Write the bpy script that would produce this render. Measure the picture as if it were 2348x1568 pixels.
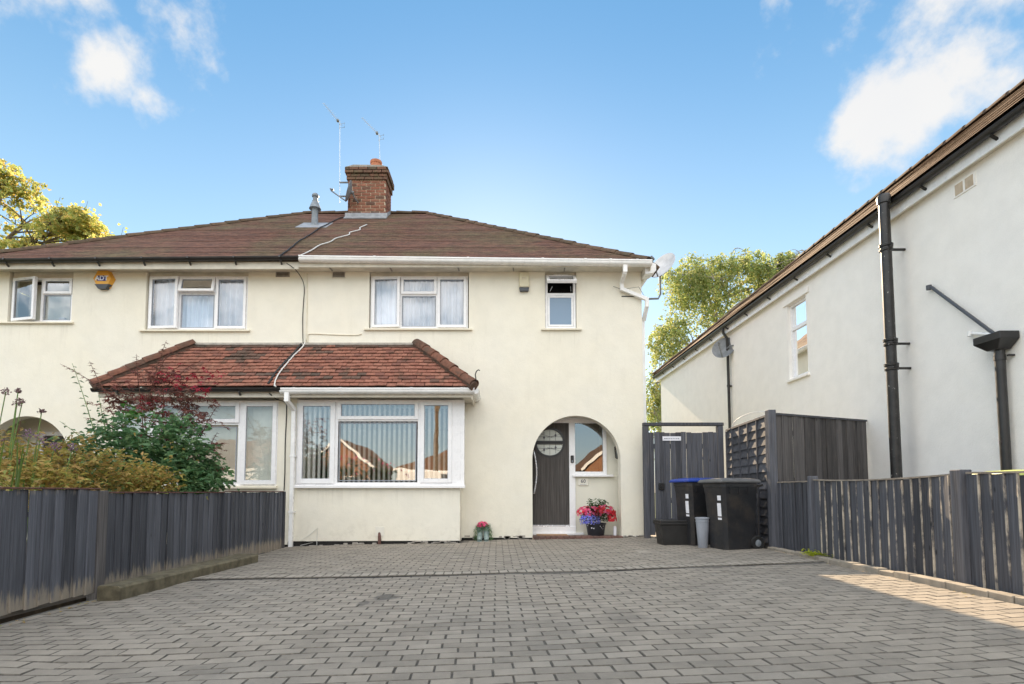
import bpy, bmesh, math, random
from mathutils import Vector, Matrix, noise
R = math.radians
random.seed(7)
scene = bpy.context.scene
for o in list(bpy.data.objects): bpy.data.objects.remove(o)
COL = scene.collection

# ------------------------------------------------------------------ camera
cam_data = bpy.data.cameras.new('camera')
cam = bpy.data.objects.new('camera', cam_data); COL.objects.link(cam)
cam.location = (0, 0, 0.92)
cam.rotation_euler = (R(93.6), 0, 0)
cam_data.sensor_width = 36.0
cam_data.lens = 36.0 * 1230 / 2347
cam_data.shift_x = (1173.5 - 1140.0) / 2347
cam_data.shift_y = (1050.6 - 784.0) / 2347
cam_data.clip_start = 0.05; cam_data.clip_end = 3000
scene.camera = cam
scene.render.resolution_x, scene.render.resolution_y = 1024, 684

# ------------------------------------------------------------------ sky and sun
SUN_EL, SUN_AZ = 26.0, -1.25          # degrees; azimuth measured from +Y towards +X
world = bpy.data.worlds.new('World'); scene.world = world; world.use_nodes = True
def build_world():
    nt = world.node_tree; N = nt.nodes; L = nt.links; N.clear()
    out = N.new('ShaderNodeOutputWorld'); bg = N.new('ShaderNodeBackground')
    sky = N.new('ShaderNodeTexSky'); sky.sky_type = 'NISHITA'; sky.sun_disc = False
    sky.sun_elevation = R(SUN_EL); sky.sun_rotation = R(SUN_AZ)
    sky.air_density = 1.0; sky.dust_density = 0.15; sky.ozone_density = 2.5; sky.altitude = 60
    bg.inputs['Strength'].default_value = 0.15
    L.new(bg.outputs[0], out.inputs['Surface'])
    # fair-weather cumulus: puffs around a handful of directions, broken up by noise
    tc = N.new('ShaderNodeTexCoord')
    nz = N.new('ShaderNodeTexNoise'); nz.inputs['Scale'].default_value = 9.5
    nz.inputs['Detail'].default_value = 9; nz.inputs['Roughness'].default_value = 0.58
    nw = N.new('ShaderNodeTexNoise'); nw.inputs['Scale'].default_value = 4.0; nw.inputs['Detail'].default_value = 4
    L.new(tc.outputs['Generated'], nz.inputs['Vector']); L.new(tc.outputs['Generated'], nw.inputs['Vector'])
    def math_(op, a=None, b=None, clamp=False):
        m = N.new('ShaderNodeMath'); m.operation = op; m.use_clamp = clamp
        for i, v in enumerate((a, b)):
            if v is None: continue
            if isinstance(v, (int, float)): m.inputs[i].default_value = v
            else: L.new(v, m.inputs[i])
        return m.outputs[0]
    def d(az, el):
        return (math.sin(R(az))*math.cos(R(el)), math.cos(R(az))*math.cos(R(el)), math.sin(R(el)))
    # (azimuth, elevation, angular radius) in degrees
    puffs = CLOUDS
    total = None
    for az, el, rad, wt in puffs:
        v = N.new('ShaderNodeVectorMath'); v.operation = 'DISTANCE'
        L.new(tc.outputs['Generated'], v.inputs[0]); v.inputs[1].default_value = d(az, el)
        t = math_('DIVIDE', v.outputs['Value'], 2*math.sin(R(rad)/2))
        t = math_('SUBTRACT', 1.0, t); t = math_('MULTIPLY', t, wt)
        t = math_('MAXIMUM', t, -1.0)
        total = t if total is None else math_('MAXIMUM', total, t)
    n = math_('SUBTRACT', nz.outputs['Fac'], 0.5); n = math_('MULTIPLY', n, 3.6)
    # unseen cloud field added behind and beside the camera to brighten shaded walls
    sep = N.new('ShaderNodeSeparateXYZ'); L.new(tc.outputs['Generated'], sep.inputs[0])
    back = math_('MULTIPLY', sep.outputs['Y'], -1.5); back = math_('ADD', back, 0.42)
    back = math_('MINIMUM', back, 0.7)
    low = N.new('ShaderNodeMapRange'); low.interpolation_type = 'SMOOTHSTEP'       # clear band above the horizon
    low.inputs['From Min'].default_value = 0.08; low.inputs['From Max'].default_value = 0.34
    low.inputs['To Min'].default_value = -1.3; low.inputs['To Max'].default_value = 0.0
    L.new(sep.outputs['Z'], low.inputs['Value']); back = math_('ADD', back, low.outputs[0])
    total = math_('MAXIMUM', total, back)
    s = math_('ADD', total, n)
    mr = N.new('ShaderNodeMapRange'); mr.interpolation_type = 'SMOOTHSTEP'
    mr.inputs['From Min'].default_value = 0.08; mr.inputs['From Max'].default_value = 1.0
    mr.inputs['To Max'].default_value = 0.93
    L.new(s, mr.inputs['Value'])
    gm = N.new('ShaderNodeGamma'); gm.inputs['Gamma'].default_value = SKY_GAMMA
    L.new(sky.outputs[0], gm.inputs['Color'])
    hs = N.new('ShaderNodeHueSaturation'); hs.inputs['Saturation'].default_value = SKY_SAT
    hs.inputs['Value'].default_value = SKY_VAL; hs.inputs['Hue'].default_value = SKY_HUE
    L.new(gm.outputs[0], hs.inputs['Color'])
    # the blue deepens overhead
    el = N.new('ShaderNodeMapRange'); el.interpolation_type = 'SMOOTHSTEP'
    el.inputs['From Min'].default_value = 0.20; el.inputs['From Max'].default_value = 0.74
    L.new(sep.outputs['Z'], el.inputs['Value'])
    deep = N.new('ShaderNodeMix'); deep.data_type = 'RGBA'; deep.blend_type = 'MULTIPLY'
    L.new(el.outputs[0], deep.inputs['Factor']); L.new(hs.outputs[0], deep.inputs['A'])
    deep.inputs['B'].default_value = SKY_DEEP
    mix = N.new('ShaderNodeMix'); mix.data_type = 'RGBA'
    L.new(mr.outputs[0], mix.inputs['Factor']); L.new(deep.outputs['Result'], mix.inputs['A'])
    ramp = N.new('ShaderNodeMix'); ramp.data_type = 'RGBA'
    ramp.inputs['A'].default_value = (.93, .93, .96, 1)
    ramp.inputs['B'].default_value = (1.12, 1.08, 1.0, 1)
    L.new(nw.outputs['Fac'], ramp.inputs['Factor'])
    # clouds on the sun side are seen from their shaded side, unseen ones opposite are brightened as fill
    lit = N.new('ShaderNodeMapRange'); lit.interpolation_type = 'SMOOTHSTEP'
    lit.inputs['From Min'].default_value = 0.55; lit.inputs['From Max'].default_value = -0.05
    lit.inputs['To Min'].default_value = CLOUD_BACKLIT; lit.inputs['To Max'].default_value = CLOUD_FILL
    L.new(sep.outputs['Y'], lit.inputs['Value'])
    lum = N.new('ShaderNodeVectorMath'); lum.operation = 'SCALE'
    L.new(ramp.outputs['Result'], lum.inputs[0]); L.new(lit.outputs[0], lum.inputs['Scale'])
    L.new(lum.outputs[0], mix.inputs['B'])
    L.new(mix.outputs['Result'], bg.inputs['Color'])
CLOUDS = [(-42.0, 36.8, 4.2, 1.0), (-39.4, 37.8, 2.8, .9), (-36.6, 33.6, 3.4, 1.1), (-34.6, 32.4, 2.2, .85), (-35.0, 38.0, 3.0, .2), (-43.5, 32.4, 3.0, .25),
          (35.9, 29.6, 4.4, 1.1), (39.3, 30.5, 5.6, 1.25), (43.0, 31.4, 6.0, 1.15), (40.6, 34.2, 4.4, .9), (45.5, 35.0, 6.0, 1.1), (46.0, 28.0, 4.5, .7), (35.9, 38.5, 2.6, .25)]
SKY_SAT, SKY_GAMMA, SKY_VAL, SKY_HUE = 1.34, 0.45, 1.30, 0.487
SKY_DEEP = (.37, .60, .79, 1)
CLOUD_BACKLIT, CLOUD_FILL = 2.3, 8.6
build_world()
sun_data = bpy.data.lights.new('sun', 'SUN'); sun_data.energy = 5.0; sun_data.angle = R(0.53)
sun_data.color = (1.0, 0.76, 0.50)
sun = bpy.data.objects.new('sun', sun_data); COL.objects.link(sun)
_s = Vector((math.sin(R(SUN_AZ))*math.cos(R(SUN_EL)), math.cos(R(SUN_AZ))*math.cos(R(SUN_EL)), math.sin(R(SUN_EL))))
sun.rotation_euler = _s.to_track_quat('Z', 'Y').to_euler()
scene.view_settings.view_transform = 'Standard'; scene.view_settings.look = 'None'
scene.view_settings.exposure = 1.44; scene.view_settings.gamma = 1.0
scene.view_settings.use_curve_mapping = False
scene.cycles.max_bounces = 8; scene.cycles.transparent_max_bounces = 24
scene.cycles.use_denoising = True

# ------------------------------------------------------------------ mesh helpers
class MB:
    """collects faces; build() links them as one mesh object"""
    def __init__(s): s.v = []; s.f = []; s.uv = None
    def quad(s, *p):
        n = len(s.v); s.v += [tuple(q) for q in p]; s.f.append(tuple(range(n, n+len(p)))); return s
    def box(s, x0, x1, y0, y1, z0, z1):
        n = len(s.v)
        s.v += [(x0,y0,z0),(x1,y0,z0),(x1,y1,z0),(x0,y1,z0),(x0,y0,z1),(x1,y0,z1),(x1,y1,z1),(x0,y1,z1)]
        s.f += [tuple(n+i for i in q) for q in ((0,3,2,1),(4,5,6,7),(0,1,5,4),(1,2,6,5),(2,3,7,6),(3,0,4,7))]
        return s
    def cbox(s, x0, x1, y0, y1, z0, z1, b=.005):
        """box with chamfered edges"""
        n = len(s.v); X = (x0,x1); Y = (y0,y1); Z = (z0,z1); idx = {}
        for i in (0,1):
            for j in (0,1):
                for k in (0,1):
                    sx = b if i == 0 else -b; sy = b if j == 0 else -b; sz = b if k == 0 else -b
                    for a, p in (('x',(X[i],Y[j]+sy,Z[k]+sz)),('y',(X[i]+sx,Y[j],Z[k]+sz)),('z',(X[i]+sx,Y[j]+sy,Z[k]))):
                        idx[i,j,k,a] = len(s.v); s.v.append(p)
        I = lambda i,j,k,a: idx[i,j,k,a]
        s.f += [(I(0,0,0,'x'),I(0,0,1,'x'),I(0,1,1,'x'),I(0,1,0,'x')),(I(1,0,0,'x'),I(1,1,0,'x'),I(1,1,1,'x'),I(1,0,1,'x')),
                (I(0,0,0,'y'),I(1,0,0,'y'),I(1,0,1,'y'),I(0,0,1,'y')),(I(0,1,0,'y'),I(0,1,1,'y'),I(1,1,1,'y'),I(1,1,0,'y')),
                (I(0,0,0,'z'),I(0,1,0,'z'),I(1,1,0,'z'),I(1,0,0,'z')),(I(0,0,1,'z'),I(1,0,1,'z'),I(1,1,1,'z'),I(0,1,1,'z'))]
        for i in (0,1):
            for j in (0,1):
                s.f.append((I(i,j,0,'x'),I(i,j,1,'x'),I(i,j,1,'y'),I(i,j,0,'y')))
                s.f.append((I(i,0,j,'x'),I(i,1,j,'x'),I(i,1,j,'z'),I(i,0,j,'z')))
                s.f.append((I(0,i,j,'y'),I(1,i,j,'y'),I(1,i,j,'z'),I(0,i,j,'z')))
                for k in (0,1): s.f.append((I(i,j,k,'x'),I(i,j,k,'y'),I(i,j,k,'z')))
        return s
    def frame(s, x0, x1, z0, z1, y0, y1, w, wt=None, wb=None):
        """rectangular ring in the XZ plane"""
        wt = w if wt is None else wt; wb = w if wb is None else wb
        s.box(x0, x0+w, y0, y1, z0, z1); s.box(x1-w, x1, y0, y1, z0, z1)
        s.box(x0+w, x1-w, y0, y1, z1-wt, z1); s.box(x0+w, x1-w, y0, y1, z0, z0+wb); return s
    def prism(s, poly, axis, a, b):
        """extrude a 2D polygon along an axis: 'x' poly=(y,z), 'y' poly=(x,z), 'z' poly=(x,y)"""
        n = len(s.v); m = len(poly)
        for t in (a, b):
            for p, q in poly: s.v.append({'x':(t,p,q),'y':(p,t,q),'z':(p,q,t)}[axis])
        s.f.append(tuple(n+i for i in range(m-1,-1,-1))); s.f.append(tuple(n+m+i for i in range(m)))
        for i in range(m): j = (i+1) % m; s.f.append((n+i, n+j, n+m+j, n+m+i))
        return s
    def tube(s, pts, r, n=8, caps=True):
        pts = [Vector(p) for p in pts]; m = len(pts); rs = r if isinstance(r, (list,tuple)) else [r]*m
        base = len(s.v); prev = None
        for i, p in enumerate(pts):
            d = (pts[min(i+1,m-1)] - pts[max(i-1,0)])
            d = d.normalized() if d.length > 1e-9 else Vector((0,0,1))
            if prev is None:
                up = Vector((0,0,1)) if abs(d.z) < .9 else Vector((1,0,0)); u = d.cross(up).normalized()
            else:
                u = (prev - d*prev.dot(d)); u = u.normalized() if u.length > 1e-6 else d.orthogonal().normalized()
            prev = u; w = d.cross(u)
            for k in range(n):
                a = 2*math.pi*k/n; q = p + (u*math.cos(a) + w*math.sin(a))*rs[i]; s.v.append(tuple(q))
        for i in range(m-1):
            for k in range(n):
                k2 = (k+1) % n; s.f.append((base+i*n+k, base+i*n+k2, base+(i+1)*n+k2, base+(i+1)*n+k))
        if caps:
            s.f.append(tuple(base+k for k in range(n-1,-1,-1))); s.f.append(tuple(base+(m-1)*n+k for k in range(n)))
        return s
    def lathe(s, prof, c=(0,0,0), n=20, ax='z'):
        base = len(s.v); m = len(prof)
        for r, h in prof:
            for k in range(n):
                a = 2*math.pi*k/n; p = (r*math.cos(a), r*math.sin(a), h)
                if ax == 'y': p = (p[0], p[2], p[1])
                if ax == 'x': p = (p[2], p[0], p[1])
                s.v.append((c[0]+p[0], c[1]+p[1], c[2]+p[2]))
        for i in range(m-1):
            for k in range(n):
                k2 = (k+1) % n; s.f.append((base+i*n+k, base+i*n+k2, base+(i+1)*n+k2, base+(i+1)*n+k))
        if prof[0][0] > 1e-6: s.f.append(tuple(base+k for k in range(n-1,-1,-1)))
        if prof[-1][0] > 1e-6: s.f.append(tuple(base+(m-1)*n+k for k in range(n)))
        return s
    def bar(s, p, q, w, h, up=(0,0,1)):
        """box of section w x h from p to q"""
        p = Vector(p); q = Vector(q); d = (q-p).normalized(); up = Vector(up)
        if abs(d.dot(up)) > .99: up = Vector((0,1,0))
        u = d.cross(up).normalized(); t = u.cross(d); n = len(s.v)
        for e in (p, q):
            for a, b in ((-1,-1),(1,-1),(1,1),(-1,1)): s.v.append(tuple(e + u*(a*w/2) + t*(b*h/2)))
        s.f += [tuple(n+i for i in k) for k in ((0,1,2,3),(7,6,5,4),(0,4,5,1),(1,5,6,2),(2,6,7,3),(3,7,4,0))]
        return s
    def xform(s, M, start=0):
        for i in range(start, len(s.v)): s.v[i] = tuple(M @ Vector(s.v[i]))
        return s
    def mesh(s, name, mat, smooth=False):
        me = bpy.data.meshes.new(name); me.from_pydata(s.v, [], s.f); me.update()
        if mat is not None: me.materials.append(M[mat] if isinstance(mat, str) else mat)
        if s.uv:
            ul = me.uv_layers.new(name='uv')
            for l in me.loops: ul.data[l.index].uv = s.uv[l.vertex_index]
        bm = bmesh.new(); bm.from_mesh(me); bmesh.ops.recalc_face_normals(bm, faces=bm.faces); bm.to_mesh(me); bm.free()
        if smooth:
            for p in me.polygons: p.use_smooth = True
            if smooth is not True: me.set_sharp_from_angle(angle=R(smooth))
        return me
    def build(s, name, mat, parent=None, smooth=False):
        return link(name, s.mesh(name, mat, smooth), parent)

def link(name, me, parent=None, loc=None):
    o = bpy.data.objects.new(name, me); COL.objects.link(o)
    if parent is not None: o.parent = parent
    if loc is not None: o.location = loc
    return o
def tag(o, label=None, cat=None, group=None, kind=None):
    for k, v in (('label',label),('category',cat),('group',group),('kind',kind)):
        if v: o[k] = v
    return o
def thing(name, label, cat, group=None):
    return tag(link(name, None), label, cat, group)
def structure(name, mb, mat, **k): return tag(mb.build(name, mat, **k), kind='structure')
def bevel(o, w=.004, seg=2):
    m = o.modifiers.new('bevel', 'BEVEL'); m.width = w; m.segments = seg; m.limit_method = 'ANGLE'; m.angle_limit = R(40)
    return o
def text_mesh(name, s, size, mat, parent, loc, rot=(math.pi/2,0,0), ext=.002, align='CENTER', bold=0):
    cu = bpy.data.curves.new(name, 'FONT'); cu.body = s; cu.size = size; cu.extrude = ext; cu.align_x = align; cu.align_y = 'CENTER'; cu.offset = bold
    o = bpy.data.objects.new(name, cu); COL.objects.link(o); o.location = loc; o.rotation_euler = rot
    bpy.context.view_layer.update()
    me = bpy.data.meshes.new_from_object(o.evaluated_get(bpy.context.evaluated_depsgraph_get()))
    mw = o.matrix_world.copy(); bpy.data.objects.remove(o); me.transform(mw); me.materials.clear(); me.materials.append(M[mat])
    return link(name, me, parent)
def ground_z(x): return .012 + .02*x

# ------------------------------------------------------------------ materials
M = {}
class NT:
    def __init__(s, name):
        m = bpy.data.materials.new(name); m.use_nodes = True; M[name] = m; s.m = m
        s.t = m.node_tree; s.N = s.t.nodes; s.L = s.t.links; s.N.clear()
        s.out = s.N.new('ShaderNodeOutputMaterial'); s.b = s.N.new('ShaderNodeBsdfPrincipled')
        s.L.new(s.b.outputs[0], s.out.inputs[0])
        s.tc = s.N.new('ShaderNodeTexCoord'); s.geo = s.N.new('ShaderNodeNewGeometry'); s.pos = s.geo.outputs['Position']
    def put(s, sock, v):
        if isinstance(v, (int, float, tuple)):
            if isinstance(v, tuple) and len(v) == 3: v = (*v, 1)
            sock.default_value = v
        else: s.L.new(v, sock)
    def noise(s, scale, detail=4, rough=.55, vec=None, dist=0, stretch=None):
        n = s.N.new('ShaderNodeTexNoise'); n.inputs['Scale'].default_value = scale; n.inputs['Detail'].default_value = detail
        n.inputs['Roughness'].default_value = rough; n.inputs['Distortion'].default_value = dist
        v = vec if vec is not None else s.pos
        if stretch:
            mp = s.N.new('ShaderNodeMapping'); mp.inputs['Scale'].default_value = stretch; s.L.new(v, mp.inputs[0]); v = mp.outputs[0]
        s.L.new(v, n.inputs['Vector']); return n.outputs['Fac']
    def ramp(s, fac, a, b, lo=0., hi=1.):
        m = s.N.new('ShaderNodeMapRange'); m.interpolation_type = 'SMOOTHSTEP'
        m.inputs['From Min'].default_value = a; m.inputs['From Max'].default_value = b
        m.inputs['To Min'].default_value = lo; m.inputs['To Max'].default_value = hi; s.L.new(fac, m.inputs['Value']); return m.outputs[0]
    def math(s, op, a, b=0., clamp=False):
        m = s.N.new('ShaderNodeMath'); m.operation = op; m.use_clamp = clamp; s.put(m.inputs[0], a); s.put(m.inputs[1], b); return m.outputs[0]
    def mix(s, fac, a, b, mode='MIX'):
        m = s.N.new('ShaderNodeMix'); m.data_type = 'RGBA'; m.blend_type = mode; m.clamp_factor = True
        s.put(m.inputs['Factor'], fac); s.put(m.inputs['A'], a); s.put(m.inputs['B'], b); return m.outputs['Result']
    def scale(s, col, f):
        """multiply a colour by a scalar"""
        m = s.N.new('ShaderNodeVectorMath'); m.operation = 'SCALE'
        if isinstance(col, tuple): m.inputs[0].default_value = col[:3]
        else: s.L.new(col, m.inputs[0])
        s.put(m.inputs['Scale'], f); return m.outputs[0]
    def xyz(s, vec=None):
        n = s.N.new('ShaderNodeSeparateXYZ'); s.L.new(vec if vec is not None else s.pos, n.inputs[0]); return n.outputs
    def rnd(s): return s.N.new('ShaderNodeObjectInfo').outputs['Random']
    def island(s): return s.geo.outputs['Random Per Island']
    def bump(s, h, strength=.3, dist=.01):
        b = s.N.new('ShaderNodeBump'); b.inputs['Strength'].default_value = strength; b.inputs['Distance'].default_value = dist
        s.L.new(h, b.inputs['Height']); s.L.new(b.outputs[0], s.b.inputs['Normal']); return b
    def fin(s, col, rough=.6, spec=.4, metal=0.):
        s.put(s.b.inputs['Base Color'], col); s.put(s.b.inputs['Roughness'], rough)
        s.b.inputs['Specular IOR Level'].default_value = spec; s.b.inputs['Metallic'].default_value = metal; return s.m

def plain(name, col, rough=.55, var=.12, vs=6, bump=.0, bs=80, spec=.4, metal=0., objvar=0.):
    n = NT(name); f = n.ramp(n.noise(vs, 5), .3, .7, 1-var, 1+var); c = n.scale(col, f)
    if objvar: c = n.scale(c, n.math('ADD', n.math('MULTIPLY', n.rnd(), 2*objvar), 1-objvar))
    if bump: n.bump(n.noise(bs, 6), bump, .004)
    rr = n.ramp(n.noise(vs*2.3, 4), .3, .7, max(0, rough-.07), min(1, rough+.07))
    return n.fin(c, rr, spec, metal)

def m_render(name, base, warm, dirt, drips=(), st=.10):
    """painted cement render: fine texture, faint stains, dirt low down and under sills"""
    n = NT(name); big = n.noise(.7, 5, .6); mid = n.noise(3.5, 6, .6)
    streak = n.noise(2.2, 6, .6, stretch=(3, 3, .35))
    c = n.mix(n.ramp(big, .35, .7), base, warm)
    c = n.mix(n.math('MULTIPLY', n.ramp(streak, .56, .8), st), c, dirt)
    c = n.scale(c, n.ramp(mid, .3, .7, .97, 1.02)); c = n.scale(c, n.ramp(n.noise(140, 3, .7), .3, .7, .955, 1.035))
    c = n.mix(n.math('MULTIPLY', n.ramp(n.noise(1, 7, .75, stretch=(1.2, 1.2, .25)), .60, .70), .10), c, dirt)
    z = n.xyz()[2]; xx = n.xyz()[0]
    run = n.ramp(n.noise(1, 6, .7, stretch=(11, 11, .7)), .50, .70)            # rain runs below the sills
    for x0, x1, zt, ln in drips:
        m_ = n.math('MULTIPLY', n.ramp(xx, x0-.02, x0+.05), n.ramp(xx, x1+.02, x1-.05)); m_ = n.math('MULTIPLY', m_, n.math('MULTIPLY', n.ramp(z, zt-ln, zt), n.math('LESS_THAN', z, zt)))
        c = n.mix(n.math('MULTIPLY', n.math('MULTIPLY', m_, run), .20), c, dirt)
    spl = n.math('MULTIPLY', n.ramp(z, .62, .02), n.ramp(n.noise(9, 7, .65), .46, .72)); c = n.mix(n.math('MULTIPLY', spl, .28), c, dirt)
    n.bump(n.math('ADD', n.noise(60, 5), n.math('MULTIPLY', n.noise(7, 4), 1.5)), .5, .006)
    n.fin(c, .85, .25)
m_render('render_cream', (.845,.795,.665), (.835,.795,.685), (.45,.40,.31),
         [(-2.59,-.48,4.04,.7), (.84,1.62,4.05,.7), (-7.0,-4.75,4.01,.6), (-9.7,-8.19,4.17,.7), (-3.6,-.6,1.0,.5)])
m_render('render_white', (.935,.90,.84), (.925,.895,.845), (.60,.55,.46), (), .07)
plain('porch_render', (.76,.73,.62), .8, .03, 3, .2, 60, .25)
plain('upvc', (.88,.87,.87), .28, .02, 3, spec=.5)
plain('upvc_gutter', (.86,.85,.83), .3, .05, 5, spec=.5)
plain('sill_cream', (.78,.72,.58), .7, .06, 6, .1)
plain('paint_cream', (.66,.61,.51), .55, .10, 5, .1)
plain('black_plastic', (.022,.021,.021), .38, .25, 5, spec=.5)
n = NT('black_iron'); c = n.scale((.02,.018,.017), n.ramp(n.noise(9, 5), .3, .7, .6, 1.5))
c = n.mix(n.ramp(n.noise(38, 4, .6, stretch=(1, 1, .6)), .665, .70), c, (.6,.58,.54)); n.bump(n.noise(60, 5), .25, .004); n.fin(c, .42, .5)   # flecks of wall paint
plain('grey_plastic', (.30,.32,.36), .42, .1, 5)
plain('tar_band', (.018,.016,.015), .8, .4, 12, .5, 50)
plain('concrete', (.34,.31,.27), .9, .2, 8, .5, 60)
plain('lead', (.30,.31,.33), .55, .2, 8, .2, 30)
plain('zinc', (.21,.235,.26), .5, .2, 12, .1)
plain('chrome', (.62,.62,.60), .22, .03, 5, metal=1.)
plain('aluminium', (.66,.66,.66), .3, .05, 5, metal=1.)
plain('dull_alloy', (.72,.75,.78), .6, .05, 5, metal=.3)
plain('dark_gap', (.012,.012,.012), .9, .1)
plain('interior', (.20,.17,.14), .9, .1)
plain('curtain', (.84,.84,.86), .9, .02)
plain('blind', (.88,.87,.80), .8, .05)
plain('blind_pale', (.76,.76,.66), .85, .04)
plain('lead_line', (.10,.10,.11), .5, .1)
plain('yellow_box', (.80,.40,.055), .42, .05, 5)
plain('navy', (.045,.04,.20), .45, .05)
plain('white_print', (.82,.82,.86), .5, .02)
plain('cream_box', (.70,.64,.46), .5, .05)
plain('dark_slate_plastic', (.07,.075,.085), .4, .1)
plain('dish_white', (.60,.60,.60), .45, .12, 8)
plain('dish_grey', (.20,.21,.22), .5, .2, 8)
plain('terracotta', (.44,.17,.09), .85, .2, 12, .4, 50)
plain('mortar', (.52,.42,.31), .95, .15, 10, .6, 90)
plain('cable_white', (.66,.65,.62), .6, .1)
plain('cable_black', (.02,.02,.02), .6, .1)
plain('plaque', (.80,.76,.66), .5, .03)
plain('plaque_ink', (.09,.09,.10), .5, .05)
n = NT('bin_black'); c = n.mix(n.ramp(n.noise(3.2, 7, .7), .45, .72), (.020,.021,.024), (.052,.044,.037)); c = n.mix(n.math('MULTIPLY', n.ramp(n.noise(1, 7, .75, stretch=(30, 30, 2.5)), .58, .74), .55), c, (.10,.09,.08))
n.bump(n.noise(120, 5), .12, .004); n.fin(c, n.ramp(n.noise(7, 5), .3, .7, .36, .58), .5)      # dusty, scuffed plastic
plain('bin_lid_grey', (.11,.112,.115), .36, .15, 8)
plain('bin_lid_blue', (.014,.045,.28), .34, .12, 8)
plain('bin_lid_lime', (.44,.50,.14), .45, .12, 8)
plain('bin_tyre', (.02,.02,.02), .8, .2)
plain('crate_black', (.024,.023,.022), .55, .2)
plain('coir', (.34,.19,.085), .95, .3, 90, .8, 200)
plain('sleeper_wood', (.125,.108,.07), .9, .35, 9, .7, 40)
plain('soil', (.05,.035,.022), .95, .3, 12, .8, 40)
plain('asphalt', (.055,.055,.057), .9, .15, 30, .4, 200)
plain('path_concrete', (.28,.26,.24), .9, .12, 5, .3, 60)
plain('boot_green', (.26,.33,.31), .35, .2, 9)
plain('pot_black', (.025,.026,.032), .45, .2)
plain('bark', (.13,.10,.07), .9, .3, 14, .8, 40)
plain('bark_pale', (.30,.27,.23), .9, .35, 14, .7, 30)
plain('stem_green', (.12,.20,.05), .7, .2)
plain('stem_red', (.14,.06,.04), .7, .2)
plain('van_white', (.82,.82,.82), .25, .02)
plain('tyre', (.02,.02,.02), .8, .1)
plain('pole_wood', (.17,.12,.075), .9, .25, 8, .4, 30)
plain('gable_boards', (.72,.70,.66), .7, .1)
plain('sunlit_capping', (.26,.225,.185), .8, .25, 12, .4, 40)  # pale tone paints the sunlit top of the low right fence
plain('grey_fence_rail', (.075,.075,.085), .8, .25, 12, .4, 40)
plain('rust_cap', (.125,.062,.05), .8, .3, 14, .4, 50)
plain('silver_bar', (.75,.76,.80), .25, .03, metal=.6)

def m_glass(name, refl=.22, tint=(.93,.95,.96)):
    n = NT(name); N = n.N; L = n.L
    tr = N.new('ShaderNodeBsdfTransparent'); tr.inputs[0].default_value = (*tint, 1)
    gl = N.new('ShaderNodeBsdfGlossy'); gl.inputs['Roughness'].default_value = .004; gl.inputs[0].default_value = (.97,.98,1,1)
    lw = N.new('ShaderNodeFresnel'); lw.inputs['IOR'].default_value = 1.5
    f = n.math('ADD', n.math('MULTIPLY', lw.outputs[0], .9), refl-.036, True)
    wob = n.noise(1.3, 2); b = N.new('ShaderNodeBump'); b.inputs['Strength'].default_value = .10; b.inputs['Distance'].default_value = .02
    L.new(wob, b.inputs['Height']); L.new(b.outputs[0], gl.inputs['Normal'])
    ms = N.new('ShaderNodeMixShader'); L.new(f, ms.inputs[0]); L.new(tr.outputs[0], ms.inputs[1]); L.new(gl.outputs[0], ms.inputs[2])
    L.new(ms.outputs[0], n.out.inputs[0])
m_glass('glass', .13, (.88,.94,1.0)); m_glass('glass_clear', .25, (.92,.92,.92)); m_glass('glass_blind', .13)
n = NT('glass_frosted'); n.bump(n.noise(120, 3), .25, .003); n.fin((.20,.29,.40), .3, .6)
n = NT('glass_leaded'); n.bump(n.noise(45, 3), .2, .003); n.fin((.62,.64,.58), .3, .6)

def m_tiles(name, cols, moss, mossamt, rough=.9):
    """individual clay tiles: colour per object with lichen"""
    n = NT(name); r = n.rnd()
    c = n.mix(n.ramp(r, .0, .6), cols[0], cols[1]); c = n.mix(n.ramp(r, .72, .95), c, cols[2])
    c = n.scale(c, n.ramp(n.noise(18, 6, .65), .25, .75, .7, 1.25))
    c = n.mix(n.math('MULTIPLY', n.ramp(n.noise(5, 8, .7), .55-.1*mossamt, .72), .75), c, moss)
    n.bump(n.noise(70, 6), .5, .004); n.fin(c, rough, .25)
m_tiles('tile_red', ((.31,.14,.098), (.27,.115,.08), (.20,.09,.068)), (.07,.055,.038), .7)
m_tiles('tile_dark', ((.12,.08,.062), (.14,.082,.062), (.10,.072,.058)), (.045,.043,.03), 1.)
m_tiles('tile_hip', ((.20,.085,.055), (.16,.075,.05), (.12,.065,.045)), (.075,.066,.052), 1.1)
m_tiles('tile_ridge', ((.12,.075,.05), (.10,.068,.045), (.14,.09,.06)), (.10,.09,.06), 1.)
m_tiles('brick_chimney', ((.24,.095,.06), (.29,.13,.085), (.13,.07,.052)), (.12,.09,.06), .75)
m_tiles('brick_corbel', ((.15,.085,.06), (.19,.095,.065), (.11,.08,.055)), (.12,.115,.06), 1.2)
m_tiles('brick_step', ((.15,.085,.07), (.19,.11,.09), (.12,.075,.065)), (.10,.08,.06), .2)

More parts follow.
